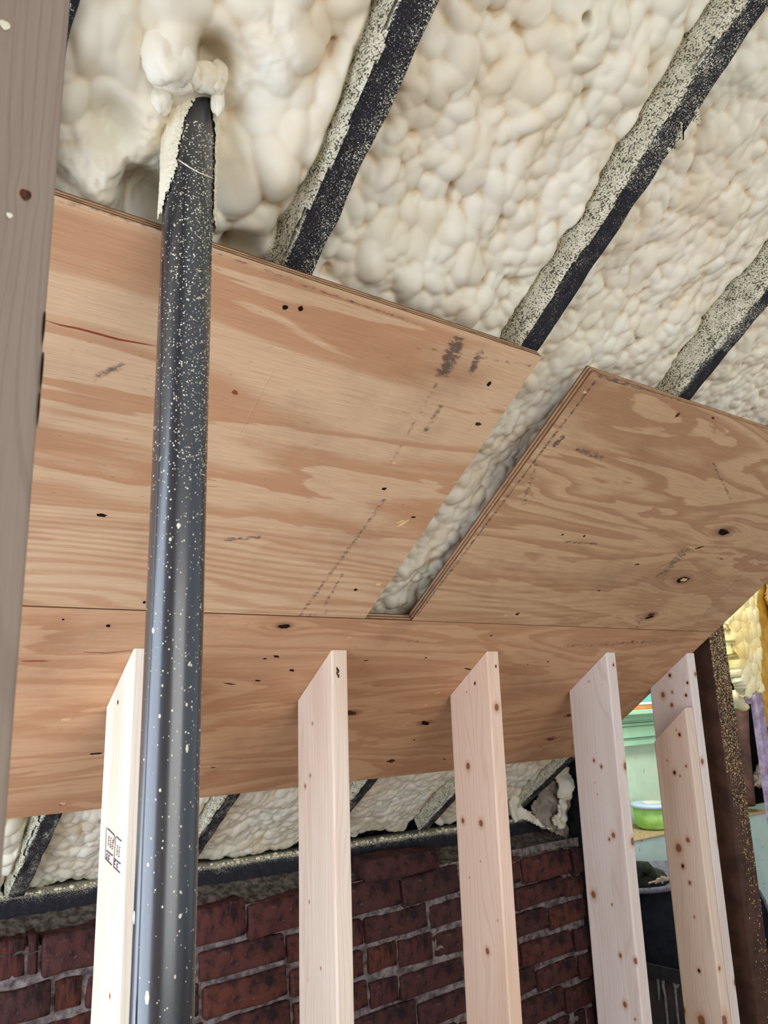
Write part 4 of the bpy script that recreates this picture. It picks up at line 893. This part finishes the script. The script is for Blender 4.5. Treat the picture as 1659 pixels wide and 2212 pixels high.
# yellow lit foam, violet stud and board hanging above
YY = 1.9
fw = empty('foam_panel', at(1590, 1500, 1, YY), label='yellow-lit foam strip with a dripping lower end right of the brown post', cat='spray foam')
def foam_patch(name, outline, Y, mat, par, amp, seed, st=.005):
    pts = [at(px, py, 1, Y) for px, py in outline]; P2 = np.array([(p[0], p[2]) for p in pts]); lo = P2.min(0); hi = P2.max(0)
    xs = np.arange(lo[0], hi[0]+st, st); zs = np.arange(lo[1], hi[1]+st, st); Xg, Zg = np.meshgrid(xs, zs, indexing='ij'); H = np.zeros(Xg.shape); R_ = np.random.default_rng(seed)
    for _ in range(int(len(xs)*len(zs)/22)):
        r = R_.uniform(.012, .03); cx_, cz_ = R_.uniform(lo[0], hi[0]), R_.uniform(lo[1], hi[1]); q = ((Xg-cx_)/r)**2+((Zg-cz_)/(r*1.4))**2; H = np.maximum(H, np.where(q < 1, r*.8*np.sqrt(np.clip(1-q, 0, 1)), 0))
    ins = np.zeros(Xg.shape, bool); n_ = len(P2); xx = Xg+.016*(fbm(Xg*22, Zg*22, seed, 1)-.5); zz = Zg+.016*(fbm(Xg*22, Zg*22, seed+5, 1)-.5)
    for i in range(n_):
        x1_, z1_ = P2[i]; x2_, z2_ = P2[(i+1) % n_]; ins ^= ((z1_ > zz) != (z2_ > zz)) & (xx < (x2_-x1_)*(zz-z1_)/(z2_-z1_+1e-9)+x1_)
    for _ in range(2): H[1:-1, 1:-1] = (H[1:-1, 1:-1]*2+H[:-2, 1:-1]+H[2:, 1:-1]+H[1:-1, :-2]+H[1:-1, 2:])/6
    V = np.stack([Xg, Y-H*amp, Zg], -1).reshape(-1, 3); q = gridfaces(len(xs), len(zs), flip=True); q = q[ins.ravel()[q].all(1)]
    bl = H.copy()
    for _ in range(6): bl[1:-1, 1:-1] = (bl[:-2, 1:-1]+bl[2:, 1:-1]+bl[1:-1, :-2]+bl[1:-1, 2:])/4
    me = npmesh(name, V, q, {'crease': np.clip((bl-H)/.004, 0, 1).ravel(), 'gran': np.zeros(len(V))}); o = link_mesh(name, me, mat, par); m = o.modifiers.new('thick', 'SOLIDIFY'); m.thickness = .05; m.offset = -1; return o
foam_patch('foam_mass', [(1535, 1200), (1606, 1200), (1608, 1310), (1618, 1440), (1624, 1490), (1614, 1505), (1605, 1500), (1592, 1507), (1582, 1502), (1572, 1480), (1562, 1420), (1552, 1370), (1545, 1300)], YY, FOAM_YLIT, fw, 1.0, 3)
tube('foam_drip', [at(px, py, 1, YY-.01) for px, py in ((1586, 1495), (1592, 1508), (1600, 1522), (1606, 1528), (1613, 1527))], [.02, .026, .022, .018, .014], FOAM_YLIT, fw, 10)
vs_ = empty('violet_stud', at(1630, 1500, 1, YY), label='violet-stained old stud beside the yellow board at the right edge', cat='wall stud')
prism('stud_body', [(3.452, 0), (3.51, 0), (3.51, 2.42), (3.452, 2.42)], 1, YY, YY+.03, PURPLE, vs_)
box('crosspiece', at(1604, 1503, 1, YY+.02), at(1630, 1519, 1, YY+.06), PURPLE, vs_)
box('yellow_board', (3.545, YY+.015, 1.35), (3.76, YY+.045, 2.42), YELLOWB, label='ochre yellow board right of the violet stud', cat='board')
fr = empty('foam_panel', (3.9, YY, 1.8), label='bright foam at the far right edge beyond the ochre board', cat='spray foam')
foam_patch('foam_mass', [(1648, 1180), (1760, 1180), (1760, 1400), (1680, 1360), (1655, 1330), (1648, 1290)], YY+.01, FOAM_YLIT, fr, 1.0, 8)
tag(box('ceiling_dormer', (2.45, .6, 2.42), (5.2, 2.72, 2.48), PLAST, bevel=0), kind='structure')
# dark niche, rusty pipe, green bracket
YN = 2.52
box('void_panel', (at(1592, 1600, 1, YN)[0], YN, zL+.001), (5.0, YN+.03, 1.62), BLACK, label='black sheet in place of the dark void behind the rusty pipe', cat='panel')  # darkness of the void painted as a flat black sheet
rp = tube('rusty_pipe', [at(1600, 1480, 1, 2.46), at(1604, 1600, 1, 2.46), at(1616, 1738, 1, 2.40)], .037, RUST, None, 20, label='rusty brown pipe standing between the brown post and the black panel', cat='pipe')
gb = empty('bracket', at(1583, 1530, 1, 2.3), label='mint green moulding end with peeling drip beside the brown post', cat='moulding')
YQ = 2.3
A = at(1570, 1519, 1, YQ); B = at(1596, 1531, 1, YQ); box('moulding_end', (A[0], YQ, B[2]), (B[0], 2.62, A[2]), GREENT, gb, bevel=.008)
A2 = at(1570, 1531, 1, YQ); B2 = at(1590, 1545, 1, YQ); box('moulding_neck', (A2[0], YQ+.02, B2[2]), (B2[0], YQ+.1, A2[2]), GREENT, gb, bevel=.006)
tip = at(1589, 1590, 1, YQ+.03); prism('peeling_tail', [(A2[0], B2[2]), (tip[0], tip[2]), (B2[0]+.01, B2[2]+.03)], 1, YQ+.03, YQ+.05, GREENT, gb)
A = at(1578, 1508, 1, YQ); B = at(1584, 1518, 1, YQ); box('orange_chip', (A[0], YQ+.02, B[2]), (B[0], YQ+.06, A[2]), ORANGEW, gb)
cr_ = empty('crumpled_foam', at(1640, 1690, 1, 2.42), label='crumpled grey foam lump above the ledge at the right edge', cat='insulation')
foam_patch('foam_lump', [(1618, 1668), (1640, 1650), (1670, 1635), (1700, 1640), (1700, 1700), (1620, 1700)], 2.42, PAPER, cr_, 1.0, 12)
print('done build')
